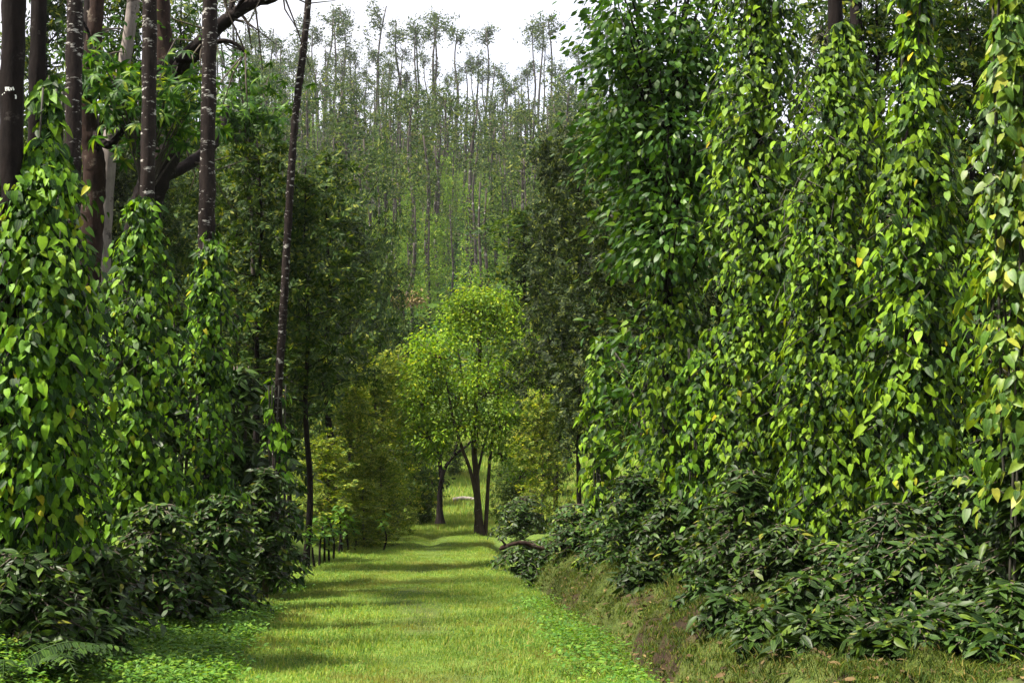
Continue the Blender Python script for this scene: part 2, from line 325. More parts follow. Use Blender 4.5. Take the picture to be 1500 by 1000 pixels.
def gn_scatter(name, label, cat, pts, rotz, scl, protos, seed):
    c = bpy.data.collections.new(name + '_protos')
    for o in protos: c.objects.link(o)
    me = bpy.data.meshes.new(name); me.vertices.add(len(pts)); me.vertices.foreach_set('co', pts.astype(np.float32).ravel())
    r = rng(seed); rot = np.stack([r.normal(0, .12, len(pts)), r.normal(0, .12, len(pts)), rotz], -1)
    a = me.attributes.new('rot', 'FLOAT_VECTOR', 'POINT'); a.data.foreach_set('vector', rot.astype(np.float32).ravel())
    a = me.attributes.new('scl', 'FLOAT', 'POINT'); a.data.foreach_set('value', scl.astype(np.float32))
    o = link(name, me, kind='stuff'); o['label'] = label; o['category'] = cat
    ng = bpy.data.node_groups.new(name, 'GeometryNodeTree')
    ng.interface.new_socket('Geometry', in_out='INPUT', socket_type='NodeSocketGeometry'); ng.interface.new_socket('Geometry', in_out='OUTPUT', socket_type='NodeSocketGeometry')
    gi = ng.nodes.new('NodeGroupInput'); go = ng.nodes.new('NodeGroupOutput'); ip = ng.nodes.new('GeometryNodeInstanceOnPoints'); ci = ng.nodes.new('GeometryNodeCollectionInfo')
    ci.inputs[0].default_value = c; ci.inputs['Separate Children'].default_value = True; ci.inputs['Reset Children'].default_value = True
    ra = ng.nodes.new('GeometryNodeInputNamedAttribute'); ra.data_type = 'FLOAT_VECTOR'; ra.inputs[0].default_value = 'rot'
    sa = ng.nodes.new('GeometryNodeInputNamedAttribute'); sa.data_type = 'FLOAT'; sa.inputs[0].default_value = 'scl'
    er = ng.nodes.new('FunctionNodeEulerToRotation')
    ln = ng.links.new
    ln(gi.outputs[0], ip.inputs['Points']); ln(ci.outputs[0], ip.inputs['Instance']); ip.inputs['Pick Instance'].default_value = True
    ln(ra.outputs[0], er.inputs[0]); ln(er.outputs[0], ip.inputs['Rotation']); ln(sa.outputs[0], ip.inputs['Scale']); ln(ip.outputs[0], go.inputs[0])
    md = o.modifiers.new('scatter', 'NODES'); md.node_group = ng
    return o
def sample_xy(n, y0, y1, xf0, xf1, seed, near=1.0):
    r = rng(seed); u = r.random(n); y = y0 + (y1 - y0) * u ** near; x0, x1 = xf0(y), xf1(y)
    return x0 + (x1 - x0) * r.random(n), y

# lane grass
x, y = sample_xy(26000, 7.6, 40, lambda y: x_left(y) - .35, lambda y: x_right(y) + .12, 1, 1.35)
den = fbm(x * .9, y * .45); keep = rng(2).random(len(x)) < .45 + .9 * den
wr = np.exp(-((x - (x_left(y) * .42 + x_right(y) * .58)) / .3) ** 2) * sstep(.35, .6, fbm(x * .7 + 5, y * .5)); keep &= rng(22).random(len(x)) > wr * .7
x, y, den = x[keep], y[keep], den[keep]
worn = np.exp(-((x - (x_left(y) * .45 + x_right(y) * .55)) / .35) ** 2)
s = (.55 + 1.0 * fbm(x * 1.3 + 9, y * .8)) * (1 - .3 * worn) * np.where(y > 26, .8, 1)
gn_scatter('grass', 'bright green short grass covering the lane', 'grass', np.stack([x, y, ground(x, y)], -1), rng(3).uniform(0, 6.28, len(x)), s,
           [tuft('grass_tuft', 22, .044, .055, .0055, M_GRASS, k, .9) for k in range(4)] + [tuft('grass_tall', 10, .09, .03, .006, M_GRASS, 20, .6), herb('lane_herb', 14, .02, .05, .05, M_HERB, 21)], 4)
# tall tufts and meadow far
x, y = sample_xy(11000, 32.5, 62, lambda y: -9 + 0 * y, lambda y: 6 + 0 * y, 5)
gn_scatter('meadow_grass', 'sunlit yellow green meadow grass beyond the bright tree', 'grass', np.stack([x, y, ground(x, y)], -1), rng(6).uniform(0, 6.28, len(x)), rng(6).uniform(.5, 1.4, len(x)) * (.45 + .75 * sstep(33, 44, y)) * (.5 + fbm(x * .8, y * .8)),
           [tuft('meadow_tuft', 30, .2, .12, .014, M_GRASS, 30 + k) for k in range(4)], 7)
# broad herbs: right lane edge, left slope
x, y = sample_xy(900, 7.8, 17, lambda y: x_right(y) - .55, lambda y: x_right(y) + .1, 8, 1.3)
k2 = rng(8).random(len(x)) < (.15 + .7 * sstep(-.5, -.1, x - x_right(y))) * sstep(.35, .6, fbm(x * 2, y * 2))*1.6; x, y = x[k2], y[k2]
x2, y2 = sample_xy(9000, 7.6, 18, lambda y: x_left(y) - 1.9, lambda y: x_left(y) + .35, 9, 1.2)
k2 = rng(9).random(len(x2)) < .25 + 1.0 * fbm(x2 * 1.2, y2 * 1.2); x2, y2 = x2[k2], y2[k2]
x = np.concatenate([x, x2]); y = np.concatenate([y, y2])
gn_scatter('ground_cover', 'low broad leaved weeds along both edges of the lane', 'weeds', np.stack([x, y, ground(x, y)], -1), rng(10).uniform(0, 6.28, len(x)), rng(10).uniform(.6, 1.5, len(x)),
           [herb('herb', 18, .032, .06, .09, M_HERB, 50 + k) for k in range(5)], 11)
# bank: sparse olive grass + dead leaves
x, y = sample_xy(38000, 7.4, 24, lambda y: x_right(y) + .05, lambda y: x_right(y) + 2.6, 12, 1.2)
k2 = rng(13).random(len(x)) < .2 + .9 * fbm(x * 1.5, y * 1.5); x, y = x[k2], y[k2]
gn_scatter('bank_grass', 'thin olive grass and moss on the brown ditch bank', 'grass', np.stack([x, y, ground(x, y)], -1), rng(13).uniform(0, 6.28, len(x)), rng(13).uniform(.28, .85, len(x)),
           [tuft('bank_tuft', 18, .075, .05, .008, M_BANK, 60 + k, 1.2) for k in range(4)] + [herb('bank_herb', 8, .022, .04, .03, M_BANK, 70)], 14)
x, y = sample_xy(5200, 7.4, 20, lambda y: x_right(y) + .2, lambda y: x_right(y) + 3.0, 15, 1.2)
x2, y2 = sample_xy(2500, 7.6, 18, lambda y: x_left(y) - 2.2, lambda y: x_left(y) - .2, 16, 1.2)
x = np.concatenate([x, x2]); y = np.concatenate([y, y2]); r = rng(17); n = len(x)
g = Geo(); an = r.uniform(0, 6.28, n)
scatter(g, ELL, np.stack([x, y, ground(x, y) + .012], -1), np.stack([np.cos(an), np.sin(an), r.normal(0, .25, n)], -1), np.stack([r.normal(0, .3, n), r.normal(0, .3, n), np.ones(n)], -1), r.uniform(.03, .09, n))
o = link('leaf_litter', g.mesh('leaf_litter', M_LITTER), kind='stuff'); o['label'] = 'brown dead leaves scattered over the ditch bank'; o['category'] = 'leaf litter'

# ------------------------------------------------------------------ loose leaves as objects + the rest joined
CAMP = np.array([0, 0, EYE])
def leaves(root, tpls, mat, pos, tip, up, size, seed, singles=300, name='leaf', tmesh={}):
    """root at its base; pos in root space. The leaves that show largest become objects, the rest one part."""
    base = np.array(root.location); n = len(pos); r = rng(seed + 5)
    size = np.broadcast_to(size, (n,)); idx = np.zeros(n, bool)
    if singles:
        w = base + pos; tocam = nrm(CAMP - w); M = frames(tip, up)
        px = np.abs((w[:, 0]) / np.maximum(w[:, 1], .1)) < .37; pz = (w[:, 2] - EYE) / np.maximum(w[:, 1], .1); px &= (pz > -.2) & (pz < .3)
        cx = np.stack([pos[:, 0], pos[:, 1], 0 * pos[:, 0]], -1)
        front = (cx * tocam).sum(-1) / (np.linalg.norm(cx, axis=-1).mean() + .1)
        score = front + .4 * np.abs((M[:, :, 2] * tocam).sum(-1)) + .35 * r.random(n) + 3 * px + .6 * (size / size.mean() - 1)
        idx[np.argsort(-score)[:singles]] = True
        key = (id(tpls), mat.name)
        if key not in tmesh:
            ms = []
            for V, F, uv in tpls:
                gg = Geo(); gg.add(V, F, uv); ms.append(gg.mesh(name, mat))
            tmesh[key] = ms
        ms = tmesh[key]; k = r.integers(0, len(ms), n)
        for j in np.where(idx)[0]:
            o = bpy.data.objects.new(name, ms[k[j]]); s = size[j]
            R = Matrix(M[j].tolist()).to_4x4(); R.translation = pos[j].tolist()
            o.matrix_basis = R @ Matrix.Scale(s, 4); o.parent = root; COL.objects.link(o)
    rest = ~idx
    if rest.any():
        gg = Geo(); scatter(gg, tpls, pos[rest], tip[rest], up[rest], size[rest], seed); link('foliage', gg.mesh('foliage', mat), root, kind='stuff')

# ------------------------------------------------------------------ pepper vines climbing their support trees
def vine(px, Y, py_top, halfw_px, label, seed, mat=M_PEP, leaf=.125, n=2600, rprof=None, lean=0.0, singles=300, gap=.35, z0=None, py_bot=None, out_=1.0):
    r = rng(seed); X = wx(px, Y); gz = float(ground(X, Y)); zt = wz(py_top, Y) - gz; zb = .1 if py_bot is None else wz(py_bot, Y) - gz
    R = halfw_px / FOC * Y
    root = thing('pepper_vine', label, 'pepper vine', (X, Y, gz), 'pepper vines climbing the shade trees')
    ns = n // 6; nn = max(20, ns // 5)
    zn = zb + (zt - zb) * (np.arange(nn) + r.random(nn)) / nn; tn = r.uniform(0, 2 * np.pi, nn)      # shelf-like knots of side shoots
    tn = np.where(r.random(nn) < .62, -np.pi / 2 + r.normal(0, .85, nn), tn); ln = r.uniform(.78, 1.25, nn)
    kn = r.integers(0, nn, ns); z = zn[kn] + r.normal(0, .05, ns); th = tn[kn] + r.normal(0, .30, ns)
    lay = np.where(r.random(ns) < .68, ln[kn], r.uniform(.35, .6, ns)); free = r.random(ns) < .28
    z = np.where(free, zb + (zt - zb) * r.random(ns), z); z = np.clip(z, zb, zt); u = (z - zb) / (zt - zb); prof = np.interp(u, *(rprof or ([0, .1, .5, .8, .93, 1], [.72, .95, 1, .85, .55, .2])))
    lum = .80 + .42 * fbm(th * 1.7 + seed * 3.1, z * 2.2 + seed)
    rad = R * prof * lum * lay
    P, T, U, S = [], [], [], []
    gst = Geo()
    for i in range(ns):
        o3 = np.array([math.cos(th[i]), math.sin(th[i]), 0]); tg = np.array([-o3[1], o3[0], 0])
        k = r.integers(4, 9); side = r.normal(0, .55); L_ = .056 * k * r.uniform(.8, 1.2) * min(1, max(.3, rad[i] / .28))
        s_ = np.linspace(0, 1, k)[:, None]
        c = np.array([0, 0, z[i]]) + o3 * rad[i] * .80
        path = c + o3 * L_ * .55 * out_ * s_ + tg * side * L_ * s_ + np.array([0, 0, 1]) * L_ * (.25 * s_ - .75 * s_ ** 2)
        alt = np.where(np.arange(k) % 2, 1, -1)[:, None]
        tip = np.array([0, 0, -1]) * r.uniform(.55, 1.3, (k, 1)) + o3 * r.normal(.50, .27, (k, 1)) + tg * (alt * .38 + side * .3 + r.normal(0, .4, (k, 1)))
        up = o3 * r.normal(.8, .2, (k, 1)) + np.array([0, 0, 1]) * r.normal(.65, .25, (k, 1)) + tg * r.normal(0, .35, (k, 1))
        P.append(path + tg * alt * .02); T.append(tip); U.append(up); S.append(leaf * np.clip(r.normal(1, .26, k), .4, 1.6) * np.where(r.random(k) < .12, .55, 1))
        if i % 4 == 0: gst.add(*tube(np.stack([np.array([0, 0, z[i] - .05]) + o3 * min(.09, rad[i] * .3), c, path[-1]]), [.006, .005, .003], 4))
    P, T, U, S = map(np.concatenate, (P, T, U, S)); P[:, 0] += lean * P[:, 2]
    for k in range(6):                                         # stems clinging to the trunk
        a = r.uniform(0, 6.28); zz = np.linspace(0, zt * .97, 14); rr = .085 + .02 * r.random(14)
        gst.add(*tube(np.stack([rr * np.cos(a + zz * .5) + lean * zz, rr * np.sin(a + zz * .5), zz], -1), .009, 5))
    link('stem', gst.mesh('stem', M_STEM), root)
    leaves(root, PEP, mat, P, T, U, S, seed, singles)
    return root

def trunk_mesh(ctrl, rads, mat, seg=10, n=40, lump=.18, seed=0, rings=.06, flare=0.0, name='trunk'):
    pts = spline(ctrl, n); tt = np.linspace(0, 1, n); rr = np.interp(tt, np.linspace(0, 1, len(rads)), rads)
    if flare: rr = rr * (1 + flare * np.exp(-tt * n * .12))
    g = Geo(); g.add(*tube(pts, rr, seg, lump, seed, rings)); return g
def crown_clumps(r, centers, m, sig, size, up_bias=.6, droop=.2):
    n = len(centers) * m; pos = np.repeat(centers, m, 0) + r.normal(0, 1, (n, 3)) * np.asarray(sig)
    out = pos - np.repeat(centers, m, 0); tip = nrm(out + r.normal(0, .25, (n, 3)) * np.mean(sig)) + np.array([0, 0, -droop]); up = r.normal(0, .6, (n, 3)) + np.array([0, 0, up_bias])
    return pos, tip, up, size * r.uniform(.65, 1.3, n)

def shade_tree(px, Y, rad, label, seed, mat, dx=0.0, H=23.0, name='shade_tree', lean=None, crown=True, mark=False, cat='tree', ring=.08, group='tall shade trees carrying the vines', py0=None):
    """A tall bare trunk that goes up out of the frame to a thin crown."""
    X = wx(px, Y); gz = float(ground(X, Y)) - .1; r = rng(seed)
    root = thing(name, label, cat, (X, Y, gz), group)
    c = np.array([[0, 0, 0], [dx*.25 + r.normal(0, .02), 0, H*.25], [dx*.5 + r.normal(0, .03), 0, H*.5], [dx*.75, r.normal(0, .05), H*.75], [dx, 0, H]]) if lean is None else np.array(lean)
    g = trunk_mesh(c, [rad*1.15, rad, rad*.92, rad*.8, rad*.35], mat, 14, 150, .20, seed, ring)
    for k in range(5):
        z = H * r.uniform(.72, .97); a = r.uniform(0, 6.28); b = np.array([np.interp(z, c[:, 2], c[:, 0]), 0, z]); d = np.array([math.cos(a), math.sin(a), .9])
        g.add(*tube(np.stack([b, b + d * .5, b + d * 1.1 + [0, 0, .15]]), [rad*.3, rad*.2, .01], 5))
    link('trunk', g.mesh('trunk', mat), root)
    if crown:
        cc = np.stack([c[-1, 0] + r.normal(0, .7, 22), r.normal(0, .7, 22), H + r.normal(-1.2, 1.1, 22)], -1)
        gg = Geo(); scatter(gg, SPR, *crown_clumps(r, cc, 16, (.22, .22, .2), .26), seed); link('crown', gg.mesh('crown', M_OAKG), root)
    return root

# left row
TL = []
t1 = shade_tree(12, 9.35, .071, 'dark trunk with white painted marks at the left edge of the lane', 101, M_BARK_DARK, .02)
# the painted mark: letter strokes bent round the trunk
def painted_mark(root, rad, pyc, Y, strokes, pxc):
    base = root.location
    for (x0, y0, x1, y1) in strokes:
        q = []; g = Geo()
        dx, dy = x1 - x0, y1 - y0; l = math.hypot(dx, dy); nxv, nyv = -dy / l * 1.05, dx / l * 1.05
        for (a, b) in ((x0 + nxv, y0 + nyv), (x0 - nxv, y0 - nyv), ((x0+x1)/2 - nxv, (y0+y1)/2 - nyv), ((x0+x1)/2 + nxv, (y0+y1)/2 + nyv), (x1 - nxv, y1 - nyv), (x1 + nxv, y1 + nyv)):
            xx = (a - pxc) / FOC * Y; rr = rad + .006; th = max(-1.3, min(1.3, xx / rr))
            q.append((rr * math.sin(th), -rr * math.cos(th), wz(b, Y) - base[2]))
        g.add(np.array(q), np.array([(0, 1, 2, 3), (3, 2, 4, 5)]))
        link('painted_mark', g.mesh('painted_mark', M_WHITE, False), root)
painted_mark(t1, .084, 132, 9.35, [(7.8, 128, 8.8, 134), (8.6, 131, 10.4, 128.3), (11.6, 128, 11.8, 133.5), (12, 130, 14.2, 133.8), (13.2, 128.2, 11.8, 131.5), (15.8, 129, 16.6, 132.8), (18.4, 128, 20.2, 132.6), (22, 139, 23.2, 141), (23.2, 141, 23, 145), (2, 138.3, 3, 139.3), (5.6, 136.3, 6.4, 137.3)], 12)
shade_tree(45, 10.4, .056, 'smooth dark trunk standing just behind the one with white marks', 102, M_BARK_DARK, .05)
shade_tree(98, 13.2, .074, 'dark trunk banded with white lichen rings behind the leftmost vine', 103, M_BARK_RING, .0)
shade_tree(212, 12.1, .057, 'slim dark ringed trunk rising out of the second vine from left', 104, M_BARK_RING, -.02)
shade_tree(300, 14.0, .074, 'straight trunk with white lichen flecks above the narrow left vine', 105, M_BARK_RING, .05)
_Y = 16.2
shade_tree(404, _Y, .045, 'thin leaning lichen spotted trunk beside the lane in front of dark trees', 106, M_BARK_RING, H=13,
           lean=[[0, 0, 0], [.02, 0, 2.0], [.08, 0, 3.3], [wx(428, _Y) - wx(404, _Y), 0, wz(210, _Y) + .6], [wx(447, _Y) - wx(404, _Y), 0, wz(20, _Y) + .6], [.55, 0, 10], [.75, 0, 13]])

def old_tree():
    Y = 16.5; X = wx(185, Y); gz = float(ground(X, Y)) - .1; r = rng(110)
    root = thing('old_tree', 'gnarled old tree with dark arching limbs above the left vines', 'tree', (X, Y, gz))
    w = lambda px, py, dy=0: np.array([wx(px, Y) - X, dy, wz(py, Y) - gz])
    g = Geo()
    g.add(*tube(spline([(0, 0, 0), w(190, 480), w(205, 330), w(222, 262), w(245, 212), w(255, 170), w(243, 120), w(236, 85)], 46), np.linspace(.21, .12, 46), 12, .25, 1, .08)); link('trunk', g.mesh('trunk', M_BARK_DARK), root)
    g = Geo(); g.add(*tube(spline([w(237, 92), w(233, 40), w(230, -40), w(240, -200), w(235, -420)], 30), np.linspace(.115, .05, 30), 10, .2, 2, .06)); link('limb', g.mesh('limb', M_BARK_RED), root)
    for k, (pts, r0, r1) in enumerate([([w(250, 118), w(275, 84, -.2), w(300, 66, -.3), w(340, 35, -.4), w(380, 15, -.5), w(420, 0, -.5), w(480, -60, -.6)], .10, .045),
                                      ([w(262, 88, -.2), w(285, 88, -.25), w(303, 70, -.2)], .07, .05), ([w(300, 74, -.3), w(330, 68, -.4), w(350, 72, -.4), w(364, 84, -.4)], .035, .016),
                                      ([w(240, 95), w(265, 60, .3), w(282, 20, .5), w(295, -60, .8)], .05, .02), ([w(330, 42, -.4), w(343, 10, -.3), w(350, -70, -.2)], .045, .02),
                                      ([w(345, 33, -.4), w(368, 5, -.6), w(385, -60, -.8)], .035, .015), ([w(215, 110), w(200, 70, .4), w(196, 0, .6)], .05, .03), ([w(222, 262), w(262, 225, .5), w(290, 180, .9), w(296, 120, 1.2)], .08, .05)]):
        g = Geo(); g.add(*tube(spline(pts, 24), np.linspace(r0, r1, 24), 8, .25, k + 5, .08)); link('limb', g.mesh('limb', M_BARK_DARK), root)
    g = Geo()
    for k in range(46):
        b = [w(300, 66, -.3), w(340, 35, -.4), w(380, 15, -.5), w(282, 20, .5), w(343, 10, -.3), w(262, 225, .5), w(365, 84, -.4), w(420, 0, -.5)][k % 8]; d = nrm(r.normal(0, 1, 3) * [1, .6, 1]); l = r.uniform(.3, .9)
        g.add(*tube(np.stack([b, b + d * l * .5 + r.normal(0, .05, 3), b + d * l + [0, 0, r.normal(-.1, .15)]]), [.012, .009, .004], 4))
    link('twig', g.mesh('twig', M_TWIG), root, kind='stuff')
    c = np.array([w(r.uniform(290, 480), r.uniform(-330, -60), r.normal(0, .8)) for _ in range(16)] + [w(r.uniform(185, 350), r.uniform(-30, 110), r.uniform(-.5, 1.2)) for _ in range(16)] + [w(r.uniform(355, 385), r.uniform(70, 150), -.4) for _ in range(3)])
    gg = Geo(); scatter(gg, ELL, *crown_clumps(r, c, 11, (.22, .22, .17), .075), 1); link('crown', gg.mesh('crown', M_BROAD), root)
old_tree()
def red_tree():
    Y = 15.0; X = wx(132, Y); gz = float(ground(X, Y)) - .1; r = rng(111); w = lambda px, py, dy=0: np.array([wx(px, Y) - X, dy, wz(py, Y) - gz])
    root = thing('red_tree', 'thick reddish brown trunk with flaking bark behind the leftmost vine', 'tree', (X, Y, gz))
    g = Geo(); g.add(*tube(spline([(0, 0, 0), w(130, 400), w(134, 250), w(122, 170), w(126, 90), w(134, 0), w(140, -200), w(150, -420)], 60), np.interp(np.linspace(0, 1, 60), [0, .5, 1], [.125, .10, .04]), 12, .28, 4, .07)); link('trunk', g.mesh('trunk', M_BARK_RED), root)
    for k, (pts, r0, r1) in enumerate([([w(128, 170), w(112, 60, .2), w(106, -60, .4)], .07, .04), ([w(135, 235), w(155, 160, -.3), w(140, 60, -.4), (w(118, 25, -.5))], .025, .012), ([w(128, 190), w(160, 215, -.2), w(175, 205, -.2), w(190, 170, -.1)], .05, .03)]):
        g = Geo(); g.add(*tube(spline(pts, 18), np.linspace(r0, r1, 18), 8, .2, k, .05)); link('limb', g.mesh('limb', M_BARK_DARK), root)
    c = np.array([w(r.uniform(60, 190), r.uniform(-420, -80), r.normal(0, .7)) for _ in range(18)] + [w(r.uniform(55, 165), r.uniform(-40, 190), r.uniform(.2, 1.4)) for _ in range(26)])
    for q in c[18:]:
        tg_ = Geo(); tg_.add(*tube(spline([w(125, 60) * [1, 1, 0] + [0, 0, q[2] - .35], q * [.6, .6, 1] + [0, 0, -.1], q], 7), np.linspace(.014, .004, 7), 4)); link('twig', tg_.mesh('twig', M_TWIG), root)['kind'] = 'stuff'
    gg = Geo(); scatter(gg, ELL, *crown_clumps(r, c, 11, (.22, .22, .17), .075), 1); link('crown', gg.mesh('crown', M_BROAD), root)
red_tree()
def pale_tree():
    Y = 16.0; X = wx(146, Y); gz = float(ground(X, Y)) - .1; w = lambda px, py, dy=0: np.array([wx(px, Y) - X, dy, wz(py, Y) - gz]); r = rng(112)
    root = thing('pale_tree', 'pale smooth trunk leaning right between the reddish and the ringed trunk', 'tree', (X, Y, gz))
    g = Geo(); g.add(*tube(spline([(0, 0, 0), w(148, 380), w(156, 220), w(163, 165), w(176, 85), w(186, 0), w(200, -200), w(205, -400)], 50), np.interp(np.linspace(0, 1, 50), [0, .5, 1], [.10, .075, .03]), 10, .12, 4, .03)); link('trunk', g.mesh('trunk', M_BARK_PALE), root)
    g = Geo(); g.add(*tube(spline([w(156, 215), w(151, 120, .5), (w(158, 30, .7)), w(170, -120, .9)], 24), np.linspace(.08, .05, 24), 10, .1, 3, .03)); link('limb', g.mesh('limb', M_BARK_PALE), root)
    c = np.array([w(r.uniform(150, 260), r.uniform(-420, -160), r.normal(0, .7)) for _ in range(12)])
    gg = Geo(); scatter(gg, ELL, *crown_clumps(r, c, 11, (.22, .22, .17), .075), 1); link('crown', gg.mesh('crown', M_BROAD), root)
pale_tree()

vine(58, 9.5, 205, 66, 'leftmost pepper vine with large bright leaves below the white painted marks', 201, leaf=0.074, n=7600, rprof=([0, .1, .5, .75, .9, 1], [.85, 1, 1, .85, .6, .2]), py_bot=790)
vine(64, 10.2, 106, 13, 'slender top shoots of pepper vine on the smooth dark second trunk', 206, leaf=0.090, n=402, singles=200, py_bot=300, rprof=([0, .4, .8, 1], [1.6, 1.1, 1, .5]), out_=.6, gap=.2)
vine(-45, 10.2, 210, 60, 'pepper vine cut off by the left edge of the photo', 202, leaf=0.090, n=1830, singles=120)
vine(206, 12.0, 288, 54, 'second pepper vine from the left, broad column round a slim ringed trunk', 203, leaf=0.071, n=5612, rprof=([0, .1, .5, .7, .86, 1], [.8, 1, 1, .85, .5, .1]))
vine(308, 14.0, 338, 29, 'narrow third pepper vine from the left, at the foot of the flecked trunk', 204, leaf=0.067, n=3660, rprof=([0, .1, .5, .8, .95, 1], [1, 1.1, 1, .75, .5, .2]))
vine(407, 16.1, 555, 20, 'sparse young pepper vine starting up the thin leaning trunk', 205, leaf=0.095, n=292, singles=120, rprof=([0, .5, 1], [1.6, 1, .5]))

# right row
shade_tree(1115, 13.6, .075, 'dark support trunk hidden inside the tall vine right of the glossy tree', 120, M_BARK_DARK, .1)
shade_tree(1225, 12.1, .06, 'dark support trunk inside the leaning vine right of the tallest one', 121, M_BARK_DARK, .12)
shade_tree(1345, 10.6, .085, 'dark bare trunk showing above and below the yellowish vine', 122, M_BARK_DARK, .18)
shade_tree(1520, 8.9, .07, 'dark trunk at the right edge of the photo', 123, M_BARK_DARK, .06)
shade_tree(1258, 19, .08, 'dark trunk seen against the sky between the two right vines', 124, M_BARK_DARK, .1)
vine(1108, 13.5, -130, 72, 'tallest pepper vine, a broad column right of the glossy broad leaved tree', 211, M_PEPR, 0.074, 9840, ([0, .15, .5, .75, 1], [.9, .95, 1, .85, .55]), lean=.012, py_bot=790, gap=.42, out_=.55)
vine(1211, 12.0, 30, 73, 'pepper vine tapering to a point beneath the sky gap on the right', 212, M_PEPR, 0.070, 8400, ([0, .2, .55, .8, .93, 1], [.9, 1, .98, .70, .40, .1]), lean=.032, py_bot=790, gap=.40, out_=.55)
vine(1337, 10.5, -160, 66, 'yellowish pepper vine round the dark bare trunk on the right', 213, M_PEPR, 0.076, 6480, ([0, .12, .3, .55, .68, .76, 1], [.4, .8, 1, .9, .5, .26, .22]), lean=.012, py_bot=800, gap=.43, out_=.55)
vine(1488, 8.6, -40, 46, 'pepper vine with large pale yellow leaves at the right edge', 214, M_PEPY, 0.081, 2280, ([0, .3, .6, .8, 1], [.9, 1, .8, .5, .4]), py_bot=730, gap=.45)
vine(1468, 11.5, 60, 46, 'dark pepper vine behind the pale yellow leaves at the right edge', 215, M_PEPR, 0.075, 3120, lean=.01)
vine(985, 15.9, 372, 44, 'pepper vine low on the slope left of the tallest vine', 216, M_PEPR, 0.077, 4080, ([0, .3, .7, 1], [.9, 1, .9, .4]), gap=.38)
vine(880, 19.0, 492, 20, 'short bright pepper vine nearest the dark feathery trees on the right', 217, M_PEPR, 0.086, 1560, ([0, .3, .8, 1], [.9, 1, .9, .4]))
vine(1022, 15.0, 500, 30, 'pepper vine with a few yellow leaves low beside the tallest vine', 218, M_PEP, 0.077, 1560, singles=200)

# ------------------------------------------------------------------ leafy trees near the vines (leaves picked apart)
def leafy_tree(px, Y, clumps_px, label, seed, tpls, mat, leaf, m, sig, singles=300, trad=.05, name='leafy_tree', trunk_top=None, drop=.5, px0=None, tmat=None, cat='tree'):
    px0 = px if px0 is None else px0; X = wx(px0, Y); gz = float(ground(X, Y)) - .05; r = rng(seed)
    root = thing(name, label, cat, (X, Y, gz))
    c = np.array([[wx(a, Y) - X, d, wz(b, Y) - gz] for a, b, d in clumps_px]); top = c.mean(0)
    g = trunk_mesh([(0, 0, 0), top * [.3, .3, .35] + [r.normal(0, .05), 0, 0], top * [.6, .6, .7], top + [0, 0, .3]], [trad, trad * .85, trad * .6, trad * .25], tmat or M_BARK_GREY, 8, 26, .2, seed)
    for q in c:
        b = top * min(.92, max(.45, (q[2] / top[2]) * .8)); mid = (b + q) / 2 + [0, 0, .08]
        g.add(*tube(spline([b, mid, q], 8), np.linspace(trad * .35, .006, 8), 5))
    link('trunk', g.mesh('trunk', tmat or M_BARK_GREY), root)
    pos, tip, up, sz = crown_clumps(r, c, m, sig, leaf, .8, drop)
    leaves(root, tpls, mat, pos, tip, up, sz, seed, singles)
    return root
def cl(r, n, x0, x1, y0, y1, d=.5): return [(r.uniform(x0, x1), r.uniform(y0, y1), r.normal(0, d)) for _ in range(n)]
PALM = []
def palmate(n, seed):
    r = rng(seed); V = []; F = []; uv = []; k = 0
    for i in range(n):
        v, f, u = blade(.55, .15, [0, .25, .6, 1], [.2, .9, .8, 0], .2, .45); a = (i - (n - 1) / 2) * (4.6 / n) + r.normal(0, .1); c, s = math.cos(a), math.sin(a)
        v = v @ np.array([[c, -s, 0], [s, c, 0], [0, 0, 1]]); v[:, 1] += .35; V.append(v); F.append(f + k); uv.append(u); k += len(v)
    return np.concatenate(V), np.concatenate(F), np.concatenate(uv)
PALM = [palmate(6, 1), palmate(5, 2), palmate(7, 3)]
r = rng(300)
leafy_tree(205, 14.6, cl(r, 15, 178, 292, 92, 165, .35) + cl(r, 5, 120, 170, 80, 150, .3) + cl(r, 4, 175, 215, 130, 215, .3) + [(290, 150, -.3), (262, 100, -.2), (272, 168, -.1)], 'small tree with bright drooping leaves between the ringed trunks', 301, PALM, M_LIME, .22, 15, (.13, .13, .10), trad=.035, px0=196, drop=1.1)
leafy_tree(372, 20.5, cl(r, 14, 335, 412, 90, 195, .4) + cl(r, 5, 320, 350, 150, 200, .3), 'slim tree with a dark drooping crown beside the leaning trunk', 302, PALM, M_BROAD, .24, 15, (.16, .16, .13), 200, .045, px0=382, drop=1.1)
leafy_tree(965, 16.2, cl(r, 34, 895, 1060, 10, 130, .6) + cl(r, 44, 905, 1060, 120, 300, .7) + cl(r, 20, 930, 1050, 290, 390, .6) + cl(r, 16, 900, 1100, -160, 10, .6) + cl(r, 14, 885, 950, 30, 250, .3), 'tall glossy broad leaved tree left of the tallest vine', 303, ELL, M_BROAD, .105, 84, (.24, .24, .16), 300, .07, px0=985, tmat=M_BARK_DARK)
leafy_tree(945, 17.2, cl(r, 22, 890, 1010, 490, 690, .45), 'leafy coffee like tree standing behind the low dark bushes', 304, COF, M_BROAD, .15, 26, (.2, .2, .16), 250, .04)

